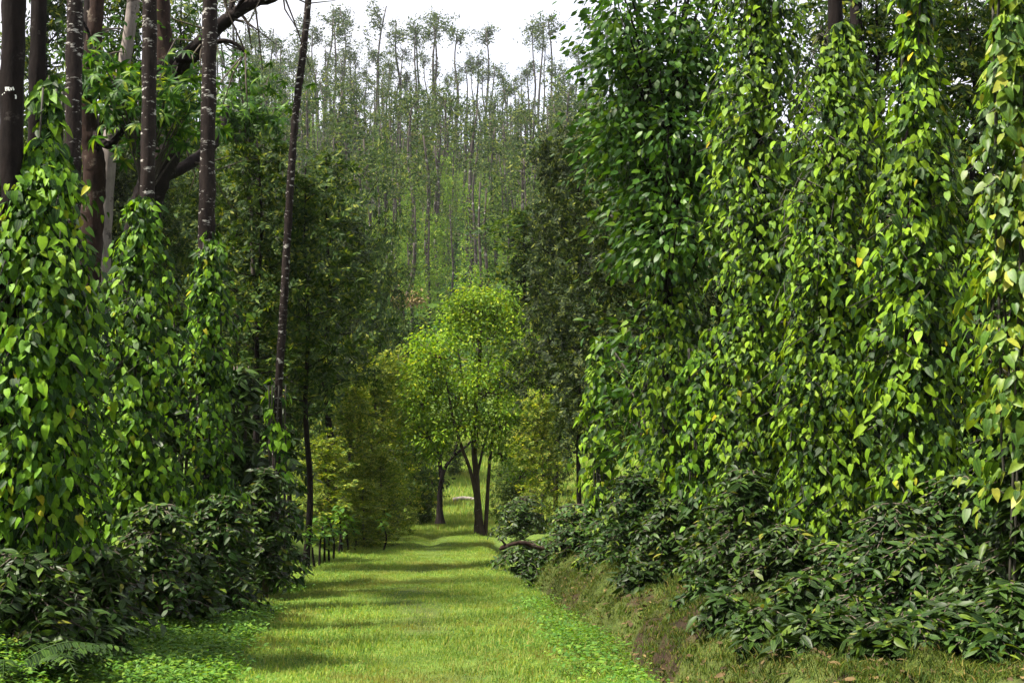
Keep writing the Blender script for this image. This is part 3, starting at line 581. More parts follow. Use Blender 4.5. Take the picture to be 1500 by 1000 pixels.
# ------------------------------------------------------------------ silver oaks of the middle distance
def oak_geo(H, seed, width, nb, m, size, low=.2, taper=True, dens=1.0, tr=.08, top=.98):
    r = rng(seed); g = Geo(); pts = np.array([[r.normal(0, .06) * (k > 0), r.normal(0, .06) * (k > 0), H * k / 5] for k in range(6)])
    g.add(*tube(spline(pts, 28), np.linspace(tr, tr * .2, 28), 8, .15, seed)); cs = []
    for i in range(nb):
        u = low + (top - low) * ((i + r.random()) / nb); a = i * 2.4 + r.normal(0, .3); z = H * u
        l = width * (1 - .75 * max(0, (u - .45) / .55) if taper else 1) * r.uniform(.55, 1.1)
        b = np.array([np.interp(z, pts[:, 2], pts[:, 0]), np.interp(z, pts[:, 2], pts[:, 1]), z]); d = np.array([math.cos(a), math.sin(a), r.uniform(.15, .75)])
        e = b + d * l; mid = b + d * l * .5 + [0, 0, -.05 * l]
        g.add(*tube(np.stack([b, mid, e]), [tr * .25, tr * .16, .008], 5))
        for q in np.linspace(.35, 1.05, max(2, int(l / .35 * dens))): cs.append(b + d * l * q + r.normal(0, .1, 3))
    c = np.array(cs); cg = Geo(); pos, tip, up, sz = crown_clumps(r, c, m, (size * .62, size * .62, size * .42), size, .5, .15); scatter(cg, SPR, pos, tip, up, sz, seed); return g, cg
OAK = {}
def oak_set(key, mat, bmat, *a, **k):
    g, c = oak_geo(*a, **k); OAK[key] = (g.mesh('trunk', bmat), c.mesh('crown', mat))
for k in range(3): oak_set(('dark', k), M_OAKD, M_BARK_DARK, 10, 400 + k, 1.2, 56, 17, .29)
for k in range(3): oak_set(('green', k), M_OAKG, M_BARK_DARK, 9, 410 + k, 1.15, 50, 16, .28)
for k in range(3): oak_set(('slim', k), M_OAKG, M_BARK_DARK, 8.5, 420 + k, .95, 40, 11, .27, .36)
for k in range(3): oak_set(('olive', k), M_OLIVE, M_BARK_GREY, 5, 430 + k, 1.0, 50, 12, .25, .03)
for k in range(2): oak_set(('bush', k), M_OAKG, M_BARK_DARK, 4, 440 + k, 1.2, 66, 22, .2, .02, taper=False)
def oak(kind, v, px, Y, H, label, rz=0.0, w=1.0, group=None, name='silver_oak', cat='tree', tint=None):
    X = wx(px, Y); gz = float(ground(X, Y)) - .08; H0 = {'dark': 10, 'green': 9, 'slim': 8.5, 'olive': 5, 'bush': 4}[kind]
    root = thing(name, label, cat, (X, Y, gz), group); s = H / H0; root.scale = (s * w, s * w, s); root.rotation_euler = (0, 0, rz)
    t_, c_ = OAK[(kind, v)]; link('trunk', t_, root); link('crown', c_, root); return root
def top(py, Y, px): return wz(py, Y) - float(ground(wx(px, Y), Y))
GL = 'feathery trees behind the left vines'; GR = 'feathery trees behind the right vines'
for (kind, v, px, Y, py, lab, w) in [
    ('slim', 0, 449, 20.5, 235, 'dark slender tree whose bare trunk meets the lane edge on the left', 1.0),
    ('slim', 1, 379, 20.0, 190, 'dark forked tree between the narrow vine and the leaning trunk', 1.0),
    ('green', 0, 345, 25, 215, 'green feathery tree half hidden behind the narrow left vine', .9),
    ('green', 1, 300, 30, 230, 'hazy green tree seen between the ringed and the flecked trunk', 1.0),
    ('slim', 2, 480, 27, 215, 'dark olive tree with an uneven top left of the far hill trunks', 1.15),
    ('green', 2, 425, 32, 260, 'green tree just behind the leaning trunk', .8),
    ('dark', 1, 515, 39, 305, 'dark tree with layered branches left of the brown topped creeper mound', .6),
    ('dark', 2, 400, 26, 420, 'low dark tree in the shade behind the sparse young vine', .9),
    ('green', 0, 240, 27, 240, 'shaded green tree behind the second vine from the left', 1.0),
    ('dark', 2, 160, 24, 200, 'dark tree filling the gap behind the reddish trunk', .9),
    ('slim', 0, 55, 25, -130, 'airy tree rising behind the two leftmost trunks', .75),
    ('slim', 1, 115, 28, -110, 'airy tree against the sky behind the reddish trunk', .75),
    ('slim', 2, 185, 26, -60, 'airy tree against the sky behind the pale leaning trunk', .75),
    ('slim', 0, 262, 33, -20, 'airy tree against the sky between the ringed and the flecked trunk', .7),
    ('green', 1, 70, 22, 160, 'dark green tree behind the leftmost trunks', .9)]:
    oak(kind, v, px, Y, top(py, Y, px), lab, px * .37, w, GL)
for (kind, v, px, Y, py, lab, w) in [
    ('dark', 0, 812, 31, 200, 'dark brownish feathery tree nearest the bright tree on the right', .74),
    ('dark', 1, 850, 27, 185, 'dark feathery tree with two straight trunk lines right of the bright tree', .84),
    ('dark', 2, 893, 23, 150, 'dark feathery tree just left of the glossy broad leaved tree', .85),
    ('slim', 2, 768, 37, 300, 'thin dark tree behind the right side of the bright crown', 1.3),
    ('dark', 1, 940, 21, 120, 'dark feathery tree behind the glossy broad leaved tree', .9),
    ('dark', 0, 1060, 21, 120, 'dark tree filling the gap behind the tallest vine', 1.0),
    ('dark', 2, 1180, 19, 190, 'dark tree behind the gap between the two large right vines', 1.0),
    ('slim', 0, 1290, 19, -60, 'tree crown seen against the sky above the right vines', 1.0),
    ('slim', 1, 1425, 17, -10, 'dark tree crown against the sky right of the bare trunk', 1.0),
    ('slim', 2, 1480, 20, -80, 'leafy tree at the top right corner behind the vines', 1.1),
    ('slim', 0, 1395, 24, -120, 'tall tree farther back in the top right sky gap', 1.0),
    ('slim', 1, 1235, 25, -90, 'tall dark tree farther back above the tapering vine', 1.0)]:
    oak(kind, v, px, Y, top(py, Y, px), lab, px * .61, w, GR)
for (kind, v, px, Y, py, lab, w) in [
    ('olive', 0, 585, 38, 515, 'yellowish bushy tree left of the bright tree', 1.0),
    ('olive', 1, 548, 33, 535, 'olive bushy tree over the left lane edge', 1.1),
    ('olive', 2, 512, 28, 560, 'olive feathery bush beside the bare dark trunk', 1.1),
    ('olive', 0, 560, 27.5, 655, 'small yellow green bush at the left grass edge', 1.4),
    ('olive', 1, 480, 24.5, 640, 'low olive bush behind the thin sapling stems', 1.5),
    ('olive', 2, 532, 26, 700, 'lowest yellowish bush touching the lane on the left', 1.7),
    ('bush', 1, 604, 43, 640, 'shaded green bush in front of the meadow', 1.1),
    ('bush', 0, 640, 47, 690, 'low green bush between the two trunks at the lane end', 1.3),
    ('bush', 0, 752, 35, 676, 'dark rounded bush right of the bright trees base', 1.0),
    ('bush', 1, 800, 45, 610, 'olive green bush screening the meadow on the right', .9),
    ('bush', 1, 722, 52, 680, 'small bush on the meadow seen past the bright trees trunk', .8),
    ('bush', 0, 668, 50, 655, 'small dark bush on the meadow left of the bright trunk', .9),
    ('olive', 1, 700, 54, 640, 'pale bush farther up the meadow straight behind the bright trunk', 1.1),
    ('bush', 0, 738, 46, 705, 'low leafy bush right beside the bright trees foot', 1.2),
    ('olive', 0, 782, 53, 650, 'yellowish bush at the top of the meadow on the right', 1.2),
    ('bush', 1, 622, 38.5, 715, 'low dark bush at the foot of the leaning trunk', 1.1),
    ('bush', 1, 765, 30.5, 745, 'low leafy bush just left of the dead branch tip', .9),
    ('olive', 2, 795, 29.5, 570, 'feathery olive tree in front of the dark trunks right of the bright crown', .95),
    ('bush', 1, 495, 48, 330, 'rounded green tree with a domed top in the valley on the left', .62),
    ('bush', 0, 540, 54, 345, 'second domed green tree in the valley left of the creeper mound', .55)]:
    oak(kind, v, px, Y, top(py, Y, px), lab, px * .23, w, 'bushy trees along the lane end', 'bushy_tree')

# ------------------------------------------------------------------ bright tree and companions at the lane end
def lobe_tree(name, label, px, Y, stems, lobes, mat, leaf, per, seed, bark, cat='tree', tpls=ELL):
    X = wx(px, Y); gz = float(ground(X, Y)) - .06; r = rng(seed); w = lambda a, b, d=0: np.array([wx(a, Y) - X, d, wz(b, Y) - gz])
    root = thing(name, label, cat, (X, Y, gz))
    for k, (pts, r0, r1) in enumerate(stems):
        P = spline([w(*q) for q in pts], 24); rr = np.linspace(r0, r1, 24)
        if k == 0: rr = rr * (1 + .9 * np.exp(-np.arange(24) * .7))
        g = Geo(); g.add(*tube(P, rr, 10, .25, seed + k)); link('trunk' if k == 0 else 'limb', g.mesh('trunk', bark), root)
    cg = Geo(); tw = Geo()
    for (a, b, wpx, hpx, d, n) in lobes:
        q = nrm(r.normal(0, 1, (n, 3))) * (r.random((n, 1)) ** .38); c = w(a, b, d) + q * np.array([wpx / FOC * Y, wpx / FOC * Y, hpx / FOC * Y])
        pos, tip, up, sz = crown_clumps(r, c, per, (leaf * 1.5, leaf * 1.5, leaf * 1.1), leaf, .7, .5); scatter(cg, tpls, pos, tip, up, sz, seed)
        for e in c[::4]:
            s0 = w(a + (px - a) * .12, b + hpx * .35, d * .8); tw.add(*tube(spline([s0, (s0 + e) / 2 + [0, 0, -.1], e], 6), np.linspace(.02, .005, 6), 4))
    link('branch', tw.mesh('branch', bark), root, kind='stuff'); link('crown', cg.mesh('crown', mat), root); return root
lobe_tree('bright_tree', 'sunlit bright green tree at the end of the grass lane', 703, 33, [
    ([(703, 790), (700, 740), (697, 690), (694, 640), (700, 560), (706, 470)], .095, .035), ([(711, 788), (714, 730), (718, 670), (726, 610), (735, 540, .2)], .055, .02),
    ([(700, 735, -.1), (690, 690, -.2), (676, 650, -.3), (664, 610, -.3), (655, 560, -.3)], .05, .02), ([(698, 700), (712, 640, .3), (728, 590, .5), (750, 530, .5)], .035, .015), ([(695, 650), (678, 560, .3), (668, 500, .4)], .03, .012)],
    [(690, 440, 40, 38, 0, 60), (662, 455, 22, 24, .2, 22), (728, 455, 36, 34, .2, 46), (757, 470, 20, 24, 0, 18), (700, 490, 44, 28, -.2, 40), (640, 510, 34, 34, -.3, 48), (626, 560, 30, 40, -.2, 44), (668, 570, 34, 38, .2, 36), (715, 560, 44, 40, -.4, 46), (762, 545, 40, 50, .1, 56), (790, 520, 22, 34, .3, 24), (608, 520, 18, 34, .2, 18),
     (725, 612, 36, 28, 0, 26), (768, 615, 28, 36, .2, 30), (645, 622, 28, 30, .4, 24), (785, 650, 28, 40, .5, 30), (785, 580, 24, 40, .4, 26), (600, 610, 26, 40, .3, 26), (640, 655, 30, 26, -.1, 26), (738, 655, 30, 28, -.2, 26), (700, 620, 34, 26, -.3, 30), (670, 615, 24, 24, -.2, 18), (770, 690, 26, 24, .3, 18), (795, 610, 24, 36, -.2, 28), (775, 500, 26, 28, -.3, 30), (740, 610, 30, 30, -.5, 26), (625, 630, 30, 34, -.4, 30), (612, 580, 22, 30, -.5, 20)], M_BRIGHT, .085, 26, 501, M_BARK_BROWN)
lobe_tree('leaning_tree', 'dark trunked tree leaning right just behind the bright tree', 646, 37, [
    ([(645, 765), (645, 720), (650, 690), (664, 668), (684, 652), (700, 632)], .075, .02), ([(648, 705), (640, 650, .2), (628, 600, .3), (620, 560, .3)], .06, .02), ([(664, 670), (672, 640), (676, 600, .4)], .04, .02)],
    [(615, 620, 34, 40, .2, 30), (640, 655, 30, 26, .4, 18), (598, 680, 24, 40, .2, 20), (660, 610, 28, 28, .5, 18), (700, 640, 24, 14, .4, 8), (630, 700, 30, 16, .5, 12)], M_OAKG, .09, 24, 502, M_BARK_DARK)
lobe_tree('creeper_mound', 'creeper covered mound with a dry brown top beneath a bare trunk', 590, 60, [([(592, 600), (592, 520), (590, 450), (600, 420), (605, 385), (606, 355)], .09, .05), ([(604, 400), (598, 380), (596, 355)], .04, .02)],
    [(590, 490, 32, 40, 0, 70), (590, 540, 34, 40, 0, 50), (560, 545, 30, 40, .5, 40)], M_OAKG, .16, 20, 503, M_BARK_GREY)
X = wx(594, 60); r = rng(504); gz = float(ground(X, 60)); n = 260
g = Geo(); c = np.stack([r.normal(0, .42, 26), r.normal(0, .4, 26), r.normal(wz(438, 60) - gz, .12, 26)], -1)
scatter(g, ELL, *crown_clumps(r, c, 14, (.16, .16, .1), .16), 2); dt = thing('dry_creeper', 'tangle of dry brown leaves lying on the creeper mound', 'dead creeper', (X, 60, gz), me=g.mesh('dry_creeper', M_DRY))

# saplings along the left edge of the lane
r = rng(520)
for k, px in enumerate([455, 463, 470, 477, 484, 490, 497, 505, 513, 521, 562]):
    Y = 20.2 + k * .55 if k < 10 else 25.5; X = wx(px, Y); gz = float(ground(X, Y)) - .03; H = r.uniform(.45, .75)
    root = thing('sapling', 'thin planted sapling standing alone at the grass edge' if k == 10 else 'thin dark sapling stem in the row along the left lane edge', 'sapling', (X, Y, gz), None if k == 10 else 'saplings in a row along the left lane edge')
    g = Geo(); g.add(*tube(spline([(0, 0, 0), (r.normal(0, .03), 0, H * .5), (r.normal(0, .05), 0, H)], 8), np.linspace(.022, .012, 8), 6)); link('stem', g.mesh('stem', M_BARK_DARK), root)
    n = 24; a = r.uniform(0, 6.28, n); pos = np.stack([r.normal(0, .06, n), r.normal(0, .06, n), H * r.uniform(.7, 1.25, n)], -1)
    cg = Geo(); scatter(cg, COF, pos, np.stack([np.cos(a), np.sin(a), r.normal(-.1, .3, n)], -1), r.normal(0, .4, (n, 3)) + [0, 0, 1], r.uniform(.09, .15, n), k); link('crown', cg.mesh('crown', M_HERB), root)

# ------------------------------------------------------------------ coffee bushes
def bush(px, Y, py_top, halfw_px, label, seed, mat=M_COF, leaf=.09, nb=90, singles=300, name='coffee_bush', dy=0.0, cat='bush', tpls=COF):
    r = rng(seed); X = wx(px, Y); gz = float(ground(X, Y)) - .05; H = max(.25, wz(py_top, Y) - gz); W = halfw_px / FOC * Y
    root = thing(name, label, cat, (X, Y, gz), 'coffee bushes under the shade trees')
    g = Geo(); P, T, U, S = [], [], [], []
    for k in range(4):
        a = r.uniform(0, 6.28); g.add(*tube(spline([(0, 0, 0), (.08 * math.cos(a), .08 * math.sin(a), H * .5), (.2 * W * math.cos(a), .2 * W * math.sin(a), H * .95)], 10), np.linspace(.022, .008, 10), 6, .2, k))
    for i in range(nb):
        u = r.random() ** .8; a = r.uniform(0, 6.28) if r.random() < .45 else -math.pi / 2 + r.normal(0, .9); z = H * (.12 + .84 * u)
        l = W * (1.05 - .55 * u ** 2) * r.uniform(.6, 1.12); o3 = np.array([math.cos(a), math.sin(a), 0]); tg = np.array([-o3[1], o3[0], 0]); k = max(5, int(l / .055)); s_ = np.linspace(.2, 1, k)[:, None]
        path = np.array([0, 0, z]) + o3 * l * s_ + [0, 0, 1] * (l * (.30 * s_ - .45 * s_ ** 2)) + tg * r.normal(0, .12) * l * s_ ** 2
        g.add(*tube(np.concatenate([[[0, 0, z]], path[[k // 2, k - 1]]]), [.008, .006, .003], 4))
        for sd in (-1, 1):
            T.append(tg * sd * .8 + o3 * r.normal(.5, .35, (k, 1)) + [0, 0, 1] * r.normal(-.3, .4, (k, 1))); U.append(np.array([0, 0, 1]) + r.normal(0, .5, (k, 3)) + o3 * .25); P.append(path.copy()); S.append(leaf * np.clip(r.normal(.95, .22, k), .45, 1.5))
    P, T, U, S = map(np.concatenate, (P, T, U, S)); link('stem', g.mesh('stem', M_TWIG), root)
    leaves(root, tpls, mat, P, T, U, S, seed, singles); return root
BUSH = [
    (778, 20.0, 800, 62, 'dark glossy bush bulging over the lane beneath the dead branch', 601, 70, 200),
    (765, 27.0, 735, 42, 'dark bush behind the dead branch near the bright tree', 602, 60, 0),
    (850, 19.0, 745, 58, 'glossy bush at the foot of the short bright vine', 603, 80, 200),
    (905, 16.5, 760, 62, 'dark glossy bush on the bank behind the ditch bend', 604, 90, 250),
    (985, 15.0, 735, 60, 'dark bush with small leaves over the highest part of the bank', 605, 100, 250),
    (1060, 13.0, 745, 62, 'dark bush at the foot of the tallest vine', 606, 100, 300),
    (1150, 11.6, 775, 75, 'dark bush at the foot of the tapering vine', 607, 100, 300),
    (1235, 10.6, 800, 75, 'dark bush left of the bare trunk base on the right', 608, 95, 300),
    (1345, 9.6, 790, 95, 'bush with long glossy leaves in front of the bare trunk base', 609, 95, 300),
    (1440, 9.0, 830, 85, 'bush with broad shiny leaves in the bottom right corner', 610, 90, 300),
    (1490, 8.7, 690, 60, 'tall dark bush against the right edge', 611, 90, 250),
    (1110, 9.8, 905, 48, 'small low plant growing out of the brown bank', 612, 26, 150),
    (1250, 9.3, 890, 60, 'low dark plant on the litter strip at the bottom right', 613, 40, 200),
    (40, 8.9, 815, 95, 'dark bush in the bottom left corner', 621, 95, 300),
    (145, 10.2, 805, 80, 'dark bush at the foot of the leftmost vine', 622, 95, 300),
    (235, 11.4, 742, 72, 'dark bush with shiny leaves at the foot of the second left vine', 623, 110, 300),
    (325, 13.0, 728, 62, 'dark bush with shiny leaves at the foot of the narrow left vine', 624, 110, 300),
    (392, 15.2, 690, 44, 'dark bush below the sparse young vine', 625, 90, 250),
    (415, 17.0, 735, 40, 'low dark bush where the left lane edge turns', 626, 70, 200),
    (290, 12.0, 815, 48, 'low leafy plant hanging over the left grass slope', 627, 55, 250),
    (165, 9.3, 895, 38, 'low shaded plant beside the left ground cover', 628, 30, 150),
    (1030, 11.4, 860, 42, 'small dark plant at the top of the bank beneath the tallest vine', 614, 45, 250),
    (1180, 9.9, 850, 66, 'dark bush hanging over the bank under the tapering vine', 615, 80, 300),
    (1390, 8.6, 890, 70, 'dark plant with upright leaves low in the bottom right', 616, 60, 300),
    (1480, 8.3, 860, 60, 'shiny leaved plant in the very bottom right corner', 617, 60, 300),
    (1300, 9.9, 740, 80, 'tall dark bush wrapped round the bare trunk base', 618, 100, 300),
    (1400, 10.0, 700, 85, 'tall dark bush between the bare trunk and the right edge', 619, 110, 300),
    (1090, 12.2, 690, 60, 'tall dark bush covering the foot of the tallest vine', 620, 100, 300),
    (1120, 9.2, 900, 50, 'small dark plant drooping over the bank litter', 630, 45, 200),
    (1220, 8.7, 905, 60, 'low dark plant drooping beside the bottom litter strip', 631, 55, 250),
    (1060, 10.2, 895, 40, 'small dark tuft half way down the brown bank', 632, 35, 150),
    (1340, 8.3, 915, 60, 'shaded plant at the lower edge right of the litter strip', 633, 55, 250),
    (1440, 8.1, 930, 60, 'broad dark plant at the lower edge near the corner', 634, 55, 250),
    (935, 13.8, 842, 34, 'little dark plant on the crest of the mossy bank', 635, 45, 200),
    (1180, 8.5, 945, 50, 'low dark plant at the bottom edge beside the litter strip', 636, 45, 250),
    (1290, 8.2, 955, 55, 'lowest dark plant at the bottom edge right of centre', 637, 45, 250),
    (930, 15.6, 700, 55, 'tall glossy bush between the short bright vine and the tallest vine', 629, 100, 250)]
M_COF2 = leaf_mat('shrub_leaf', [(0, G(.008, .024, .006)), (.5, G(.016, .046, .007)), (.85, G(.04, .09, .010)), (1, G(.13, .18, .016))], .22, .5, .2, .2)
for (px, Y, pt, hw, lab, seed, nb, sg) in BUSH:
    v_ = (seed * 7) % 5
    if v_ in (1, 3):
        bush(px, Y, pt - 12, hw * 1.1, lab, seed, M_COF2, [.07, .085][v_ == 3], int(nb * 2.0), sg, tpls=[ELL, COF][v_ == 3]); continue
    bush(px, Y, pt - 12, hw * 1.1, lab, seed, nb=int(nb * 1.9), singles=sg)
# taller shrubs that fill the dark between and behind the vines
k = 0
for (px, Y, pt, hw) in [(1050, 17, 480, 80), (1160, 15, 420, 85), (1280, 13.5, 380, 90), (1410, 12.8, 330, 95), (1500, 12, 420, 90), (1100, 18, 640, 90), (1330, 15, 600, 100)]:
    bush(px, Y, pt, hw, ['tall shrub in the dark left of the tallest vine', 'tall shrub in the gap between the tallest and the tapering vine', 'tall shrub between the tapering and the yellowish vine', 'tall shrub behind the yellowish vine', 'tall shrub behind the right edge vine', 'low shrub in the shade behind the tallest vine', 'low shrub in the shade behind the bare trunk'][k], 640 + k, nb=120, singles=0, name='tall_shrub', leaf=.16); k += 1
k = 0
for (px, Y, pt, hw) in [(20, 12.5, 420, 80), (140, 13.5, 400, 85), (265, 15.5, 450, 80), (350, 17.5, 520, 70), (380, 22, 560, 80)]:
    bush(px, Y, pt, hw, ['tall shrub in the dark behind the leftmost vine', 'tall shrub between the leftmost and the second vine', 'tall shrub between the second and the narrow left vine', 'tall shrub right of the narrow left vine', 'shrub in the shade behind the sparse young vine'][k], 660 + k, nb=120, singles=0, name='tall_shrub', leaf=.16); k += 1

# ferns bottom left
def fern(px, Y, label, seed, L_=.55):
    r = rng(seed); X = wx(px, Y); gz = float(ground(X, Y)) - .02; root = thing('fern', label, 'fern', (X, Y, gz), 'ferns in the bottom left shade')
    for i in range(11):
        a = r.uniform(0, 6.28); o3 = np.array([math.cos(a), math.sin(a), 0]); l = L_ * r.uniform(.7, 1.15); s = np.linspace(0, 1, 16)[:, None]
        path = o3 * l * s + np.array([0, 0, 1]) * l * (1.1 * s - .95 * s ** 2); g = Geo(); g.add(*tube(path, np.linspace(.005, .002, 16), 4)); tg = np.array([-o3[1], o3[0], 0])
        for sd in (-1, 1): scatter(g, ELL, path[2:], np.tile(tg * sd + o3 * .35 + [0, 0, -.2], (14, 1)), np.tile([0, 0, 1.], (14, 1)), l * .26 * (1 - s[2:, 0] * .85))
        link('frond', g.mesh('frond', M_COF), root)
for k, (px, Y) in enumerate([(60, 8.3), (110, 8.8), (15, 8.1)]): fern(px, Y, ['arching dark fern in the bottom left corner', 'dark fern nearest the bright ground cover', 'dark fern cut off by the left edge'][k], 680 + k)
for k, (px, Y) in enumerate([(1330, 8.5), (1180, 9.9)]): fern(px, Y, ['fern like plant under the long leaved bush on the right', 'small fern at the foot of the tapering vine'][k], 690 + k, .4)

# dead branch over the right bush, pale log at the end of the lane
Y = 19.4; X = wx(735, Y); gz = float(ground(wx(860, Y), Y)); root = thing('dead_branch', 'dead brown branch sticking out of the dark bush over the lane', 'branch', (0, 0, 0))
w = lambda a, b, d=0: np.array([wx(a, Y), Y + d, wz(b, Y)])
g = Geo(); g.add(*tube(spline([w(732, 796, -.6), w(752, 789, -.58), w(768, 788, -.55), w(790, 796, -.5), w(812, 799, -.4), w(850, 797, -.2), w(905, 830, .2), (wx(930, Y), Y + .5, gz - .1)], 40), np.interp(np.linspace(0, 1, 40), [0, .03, .1, 1], [.012, .032, .026, .04]), 8, .35, 5)); link('limb', g.mesh('limb', M_BARK_RED), root)
g = Geo(); g.add(*tube(spline([w(742, 792, -.58), w(736, 784, -.62), w(731, 782, -.62)], 8), np.linspace(.018, .006, 8), 6, .3, 6)); link('knot', g.mesh('knot', M_BARK_RED), root)
Y = 44; X = wx(682, Y); gz = float(ground(X, Y)); root = thing('pale_log', 'short pale log lying on the grass behind the bright tree', 'log', (X, Y, gz + .16))
g = Geo(); g.add(*tube(spline([(-.38, 0, .0), (-.1, .02, .05), (.2, 0, .03), (.42, 0, -.04)], 14), np.linspace(.07, .05, 14), 10, .15, 7)); link('trunk', g.mesh('trunk', M_BARK_PALE), root)

# ------------------------------------------------------------------ plantation on the far hill
FAR = {}
def far_tree(kind, k):
    r = rng(800 + k * 7 + len(kind)); H = 20.0; g = Geo(); b = r.normal(0, .25, (5, 2)); b[0] = 0
    pts = np.stack([b[:, 0], b[:, 1], np.linspace(0, H, 5)], -1); P = spline(pts, 12); g.add(*tube(P, np.linspace(.27, .08, 12), 6, .2, k))
    cs = []; nb = {'tuft': 7, 'bushy': 14, 'brown': 9, 'vine': 4, 'bare': 3}[kind]
    for i in range(nb):
        u = {'tuft': r.uniform(.85, 1), 'bushy': r.uniform(.45, 1), 'brown': r.uniform(.6, 1), 'vine': r.uniform(.78, 1), 'bare': r.uniform(.8, 1)}[kind]; a = r.uniform(0, 6.28); l = r.uniform(.6, 2.0) * (1.25 - .6 * u) * 1.5
        q = np.array([0, 0, H * u]); e = q + np.array([math.cos(a) * l + .35 * l, math.sin(a) * l, l * r.uniform(.1, 1.2)]); g.add(*tube(np.stack([q, (q + e) / 2, e]), [.05, .035, .015], 4)); cs += [e, (q * .35 + e * .65)]
    if kind in ('tuft', 'vine'):
        for i in range(2): cs.append(np.array([r.normal(0, .3), r.normal(0, .3), H * r.uniform(.35, .8)]))
    c = np.array(cs); cg = Geo(); n = len(c) * 8; pos = np.repeat(c, 8, 0) + r.normal(0, .36, (n, 3)) * np.repeat(r.uniform(.4, 1.5, (len(c), 1)), 8, 0); scatter(cg, CLU, pos, r.normal(0, 1, (n, 3)), r.normal(0, 1, (n, 3)), r.uniform(.55, 1.25, n), k)
    parts = [('trunk', g.mesh('trunk', M_BARK_FAR)), ('crown', cg.mesh('crown', M_FARB if kind == 'brown' else M_FAR))]
    if kind == 'vine':
        vg = Geo(); n = 520; z = r.random(n) ** 1.1 * (9 + 1.6 * k); th = r.uniform(0, 6.28, n); rr = (1.0 - z * .035) * r.uniform(.6, 1.15, n); pos = np.stack([rr * np.cos(th), rr * np.sin(th), z], -1)
        scatter(vg, CLU, pos, r.normal(0, .5, (n, 3)) + [0, 0, -1], np.stack([np.cos(th), np.sin(th), 0 * th], -1), r.uniform(.35, .7, n), k); parts.append(('creeper', vg.mesh('creeper', M_FARV)))
    FAR[(kind, k)] = parts
for kind in ('tuft', 'bushy', 'brown', 'vine', 'bare'):
    for k in range(4): far_tree(kind, k)
r = rng(900)
def put_far(kind, X, Y, H, label, group, name):
    root = thing(name, label, 'tree', (X, Y, float(ground(X, Y)) - .2), group); s = H / 20; root.scale = (s * r.uniform(.85, 1.2),) * 2 + (s,); root.rotation_euler = (r.normal(0, .02), r.normal(0, .02), r.uniform(0, 6.28))
    for nm, me in FAR[(kind, int(r.integers(0, 4)))]: link(nm, me, root)
for i in range(70):                                                # skyline row on the ridge
    Y = r.uniform(236, 268); px = 300 + 640 * (i + r.random()) / 70; kind = 'tuft' if px > 600 or r.random() < .4 else 'bushy'
    H = r.uniform(13, 19) if r.random() < .7 else r.uniform(19, 25)
    put_far(kind, wx(px, Y), Y, H, 'slender tall tree on the ridge with its tufted top against the sky' if kind == 'tuft' else 'leafier tall tree on the ridge with a long feathery crown against the sky', 'slender trees along the ridge', 'ridge_tree')
for i in range(175):
    u = (i + r.random()) / 175; Y = 92 + 145 * u ** .9; px = r.uniform(290, 940); q = r.random(); kind = 'bushy' if q < .18 else ('brown' if q < .25 else 'bare')
    put_far(kind, wx(px, Y), Y, r.uniform(12, 18) * (.72 if Y < 120 else .9), {'bare': 'bare trunked plantation tree with a small top among many on the far hillside', 'bushy': 'leafy crowned plantation tree among many on the far hillside', 'brown': 'russet crowned plantation tree among many on the far hillside'}[kind], 'plantation trees on the far hillside', 'plantation_tree')
for i in range(190):
    u = (i + r.random()) / 190; Y = 72 + 165 * u; px = r.uniform(330, 900)
    put_far('vine', wx(px, Y), Y, r.uniform(11, 17) * (.8 if Y < 100 else 1), 'creeper clad trunk among many on the lower slope of the far hill', 'creeper clad trees on the lower hillside', 'creeper_tree')
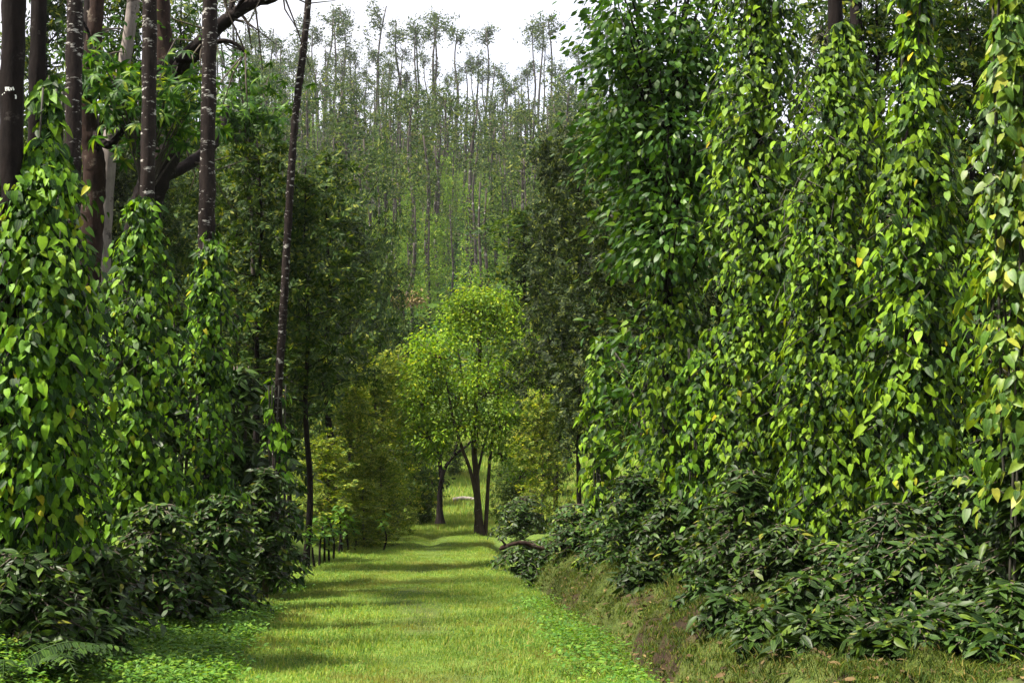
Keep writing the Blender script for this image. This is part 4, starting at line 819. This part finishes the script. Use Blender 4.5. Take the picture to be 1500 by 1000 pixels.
# undergrowth on the hill: one mass
n = 15000; Y = 62 + 205 * rng(901).random(n) ** .8; X = (rng(902).uniform(-.32, .2, n)) * Y; g = Geo(); hgt = np.abs(rng(903).normal(0, .9, n))
scatter(g, CLU, np.stack([X, Y, ground(X, Y) + hgt], -1), rng(904).normal(0, 1, (n, 3)), rng(905).normal(0, 1, (n, 3)), rng(906).uniform(.8, 2.3, n))
o = link('undergrowth', g.mesh('undergrowth', leaf_mat('undergrowth_leaf', [(0, G(.014, .04, .012)), (.6, G(.035, .085, .018)), (.9, G(.08, .15, .025)), (1, G(.16, .2, .04))], .3, .7, .1)), kind='stuff'); o['label'] = 'green undergrowth covering the far hillside below the trunks'; o['category'] = 'undergrowth'

# ------------------------------------------------------------------ the wood goes on behind the viewer and deeper to both sides
r = rng(950); q = []
for k in range(60):
    x, y = r.uniform(-24, 24), r.uniform(-34, -3.5)
    if abs(x) > 2.2: q.append((x, y))
for k in range(190):
    y = r.uniform(-4, 95); x = r.choice([-1, 1]) * (8.5 + 34 * r.random() ** 1.3 + max(0, y - 16) * .42)
    q.append((x, y))
for k in range(8): q.append((r.uniform(-4, 4), r.uniform(-30, -18)))
q = np.array(q); q = np.stack([q[:, 0], q[:, 1], ground(q[:, 0], q[:, 1])], -1); rz = r.uniform(0, 6.28, len(q)); sc = r.uniform(.75, 1.25, len(q))
gn_scatter('surrounding_wood', 'dim mass of trees deeper in the plantation around the lane', 'wood', q, rz, sc, [bpy.data.objects.new('wood_crown', OAK[('green', k)][1]) for k in range(3)], 951)
gn_scatter('surrounding_trunks', 'dim trunks deeper in the plantation around the lane', 'wood', q, rz, sc, [bpy.data.objects.new('wood_trunk', OAK[('green', k)][0]) for k in range(3)], 951)

# ------------------------------------------------------------------ haze over the valley
g = Geo(); x0, x1, y0, y1, z0, z1 = -440, 440, -170, 540, -20, 90
g.add(np.array([(x, y, z) for z in (z0, z1) for y in (y0, y1) for x in (x0, x1)], float), np.array([(0, 2, 3, 1), (4, 5, 7, 6), (0, 1, 5, 4), (2, 6, 7, 3), (0, 4, 6, 2), (1, 3, 7, 5)]))
m, t, out = mat_base('haze'); v = N(t, 'VolumePrincipled'); v.inputs['Color'].default_value = (.86, .9, 1, 1); v.inputs['Density'].default_value = .00015; v.inputs['Anisotropy'].default_value = .2
t.links.new(v.outputs[0], out.inputs['Volume']); o = link('haze', g.mesh('haze', m, False), kind='stuff'); o['label'] = 'thin pale haze in the air over the valley'; o['category'] = 'haze'
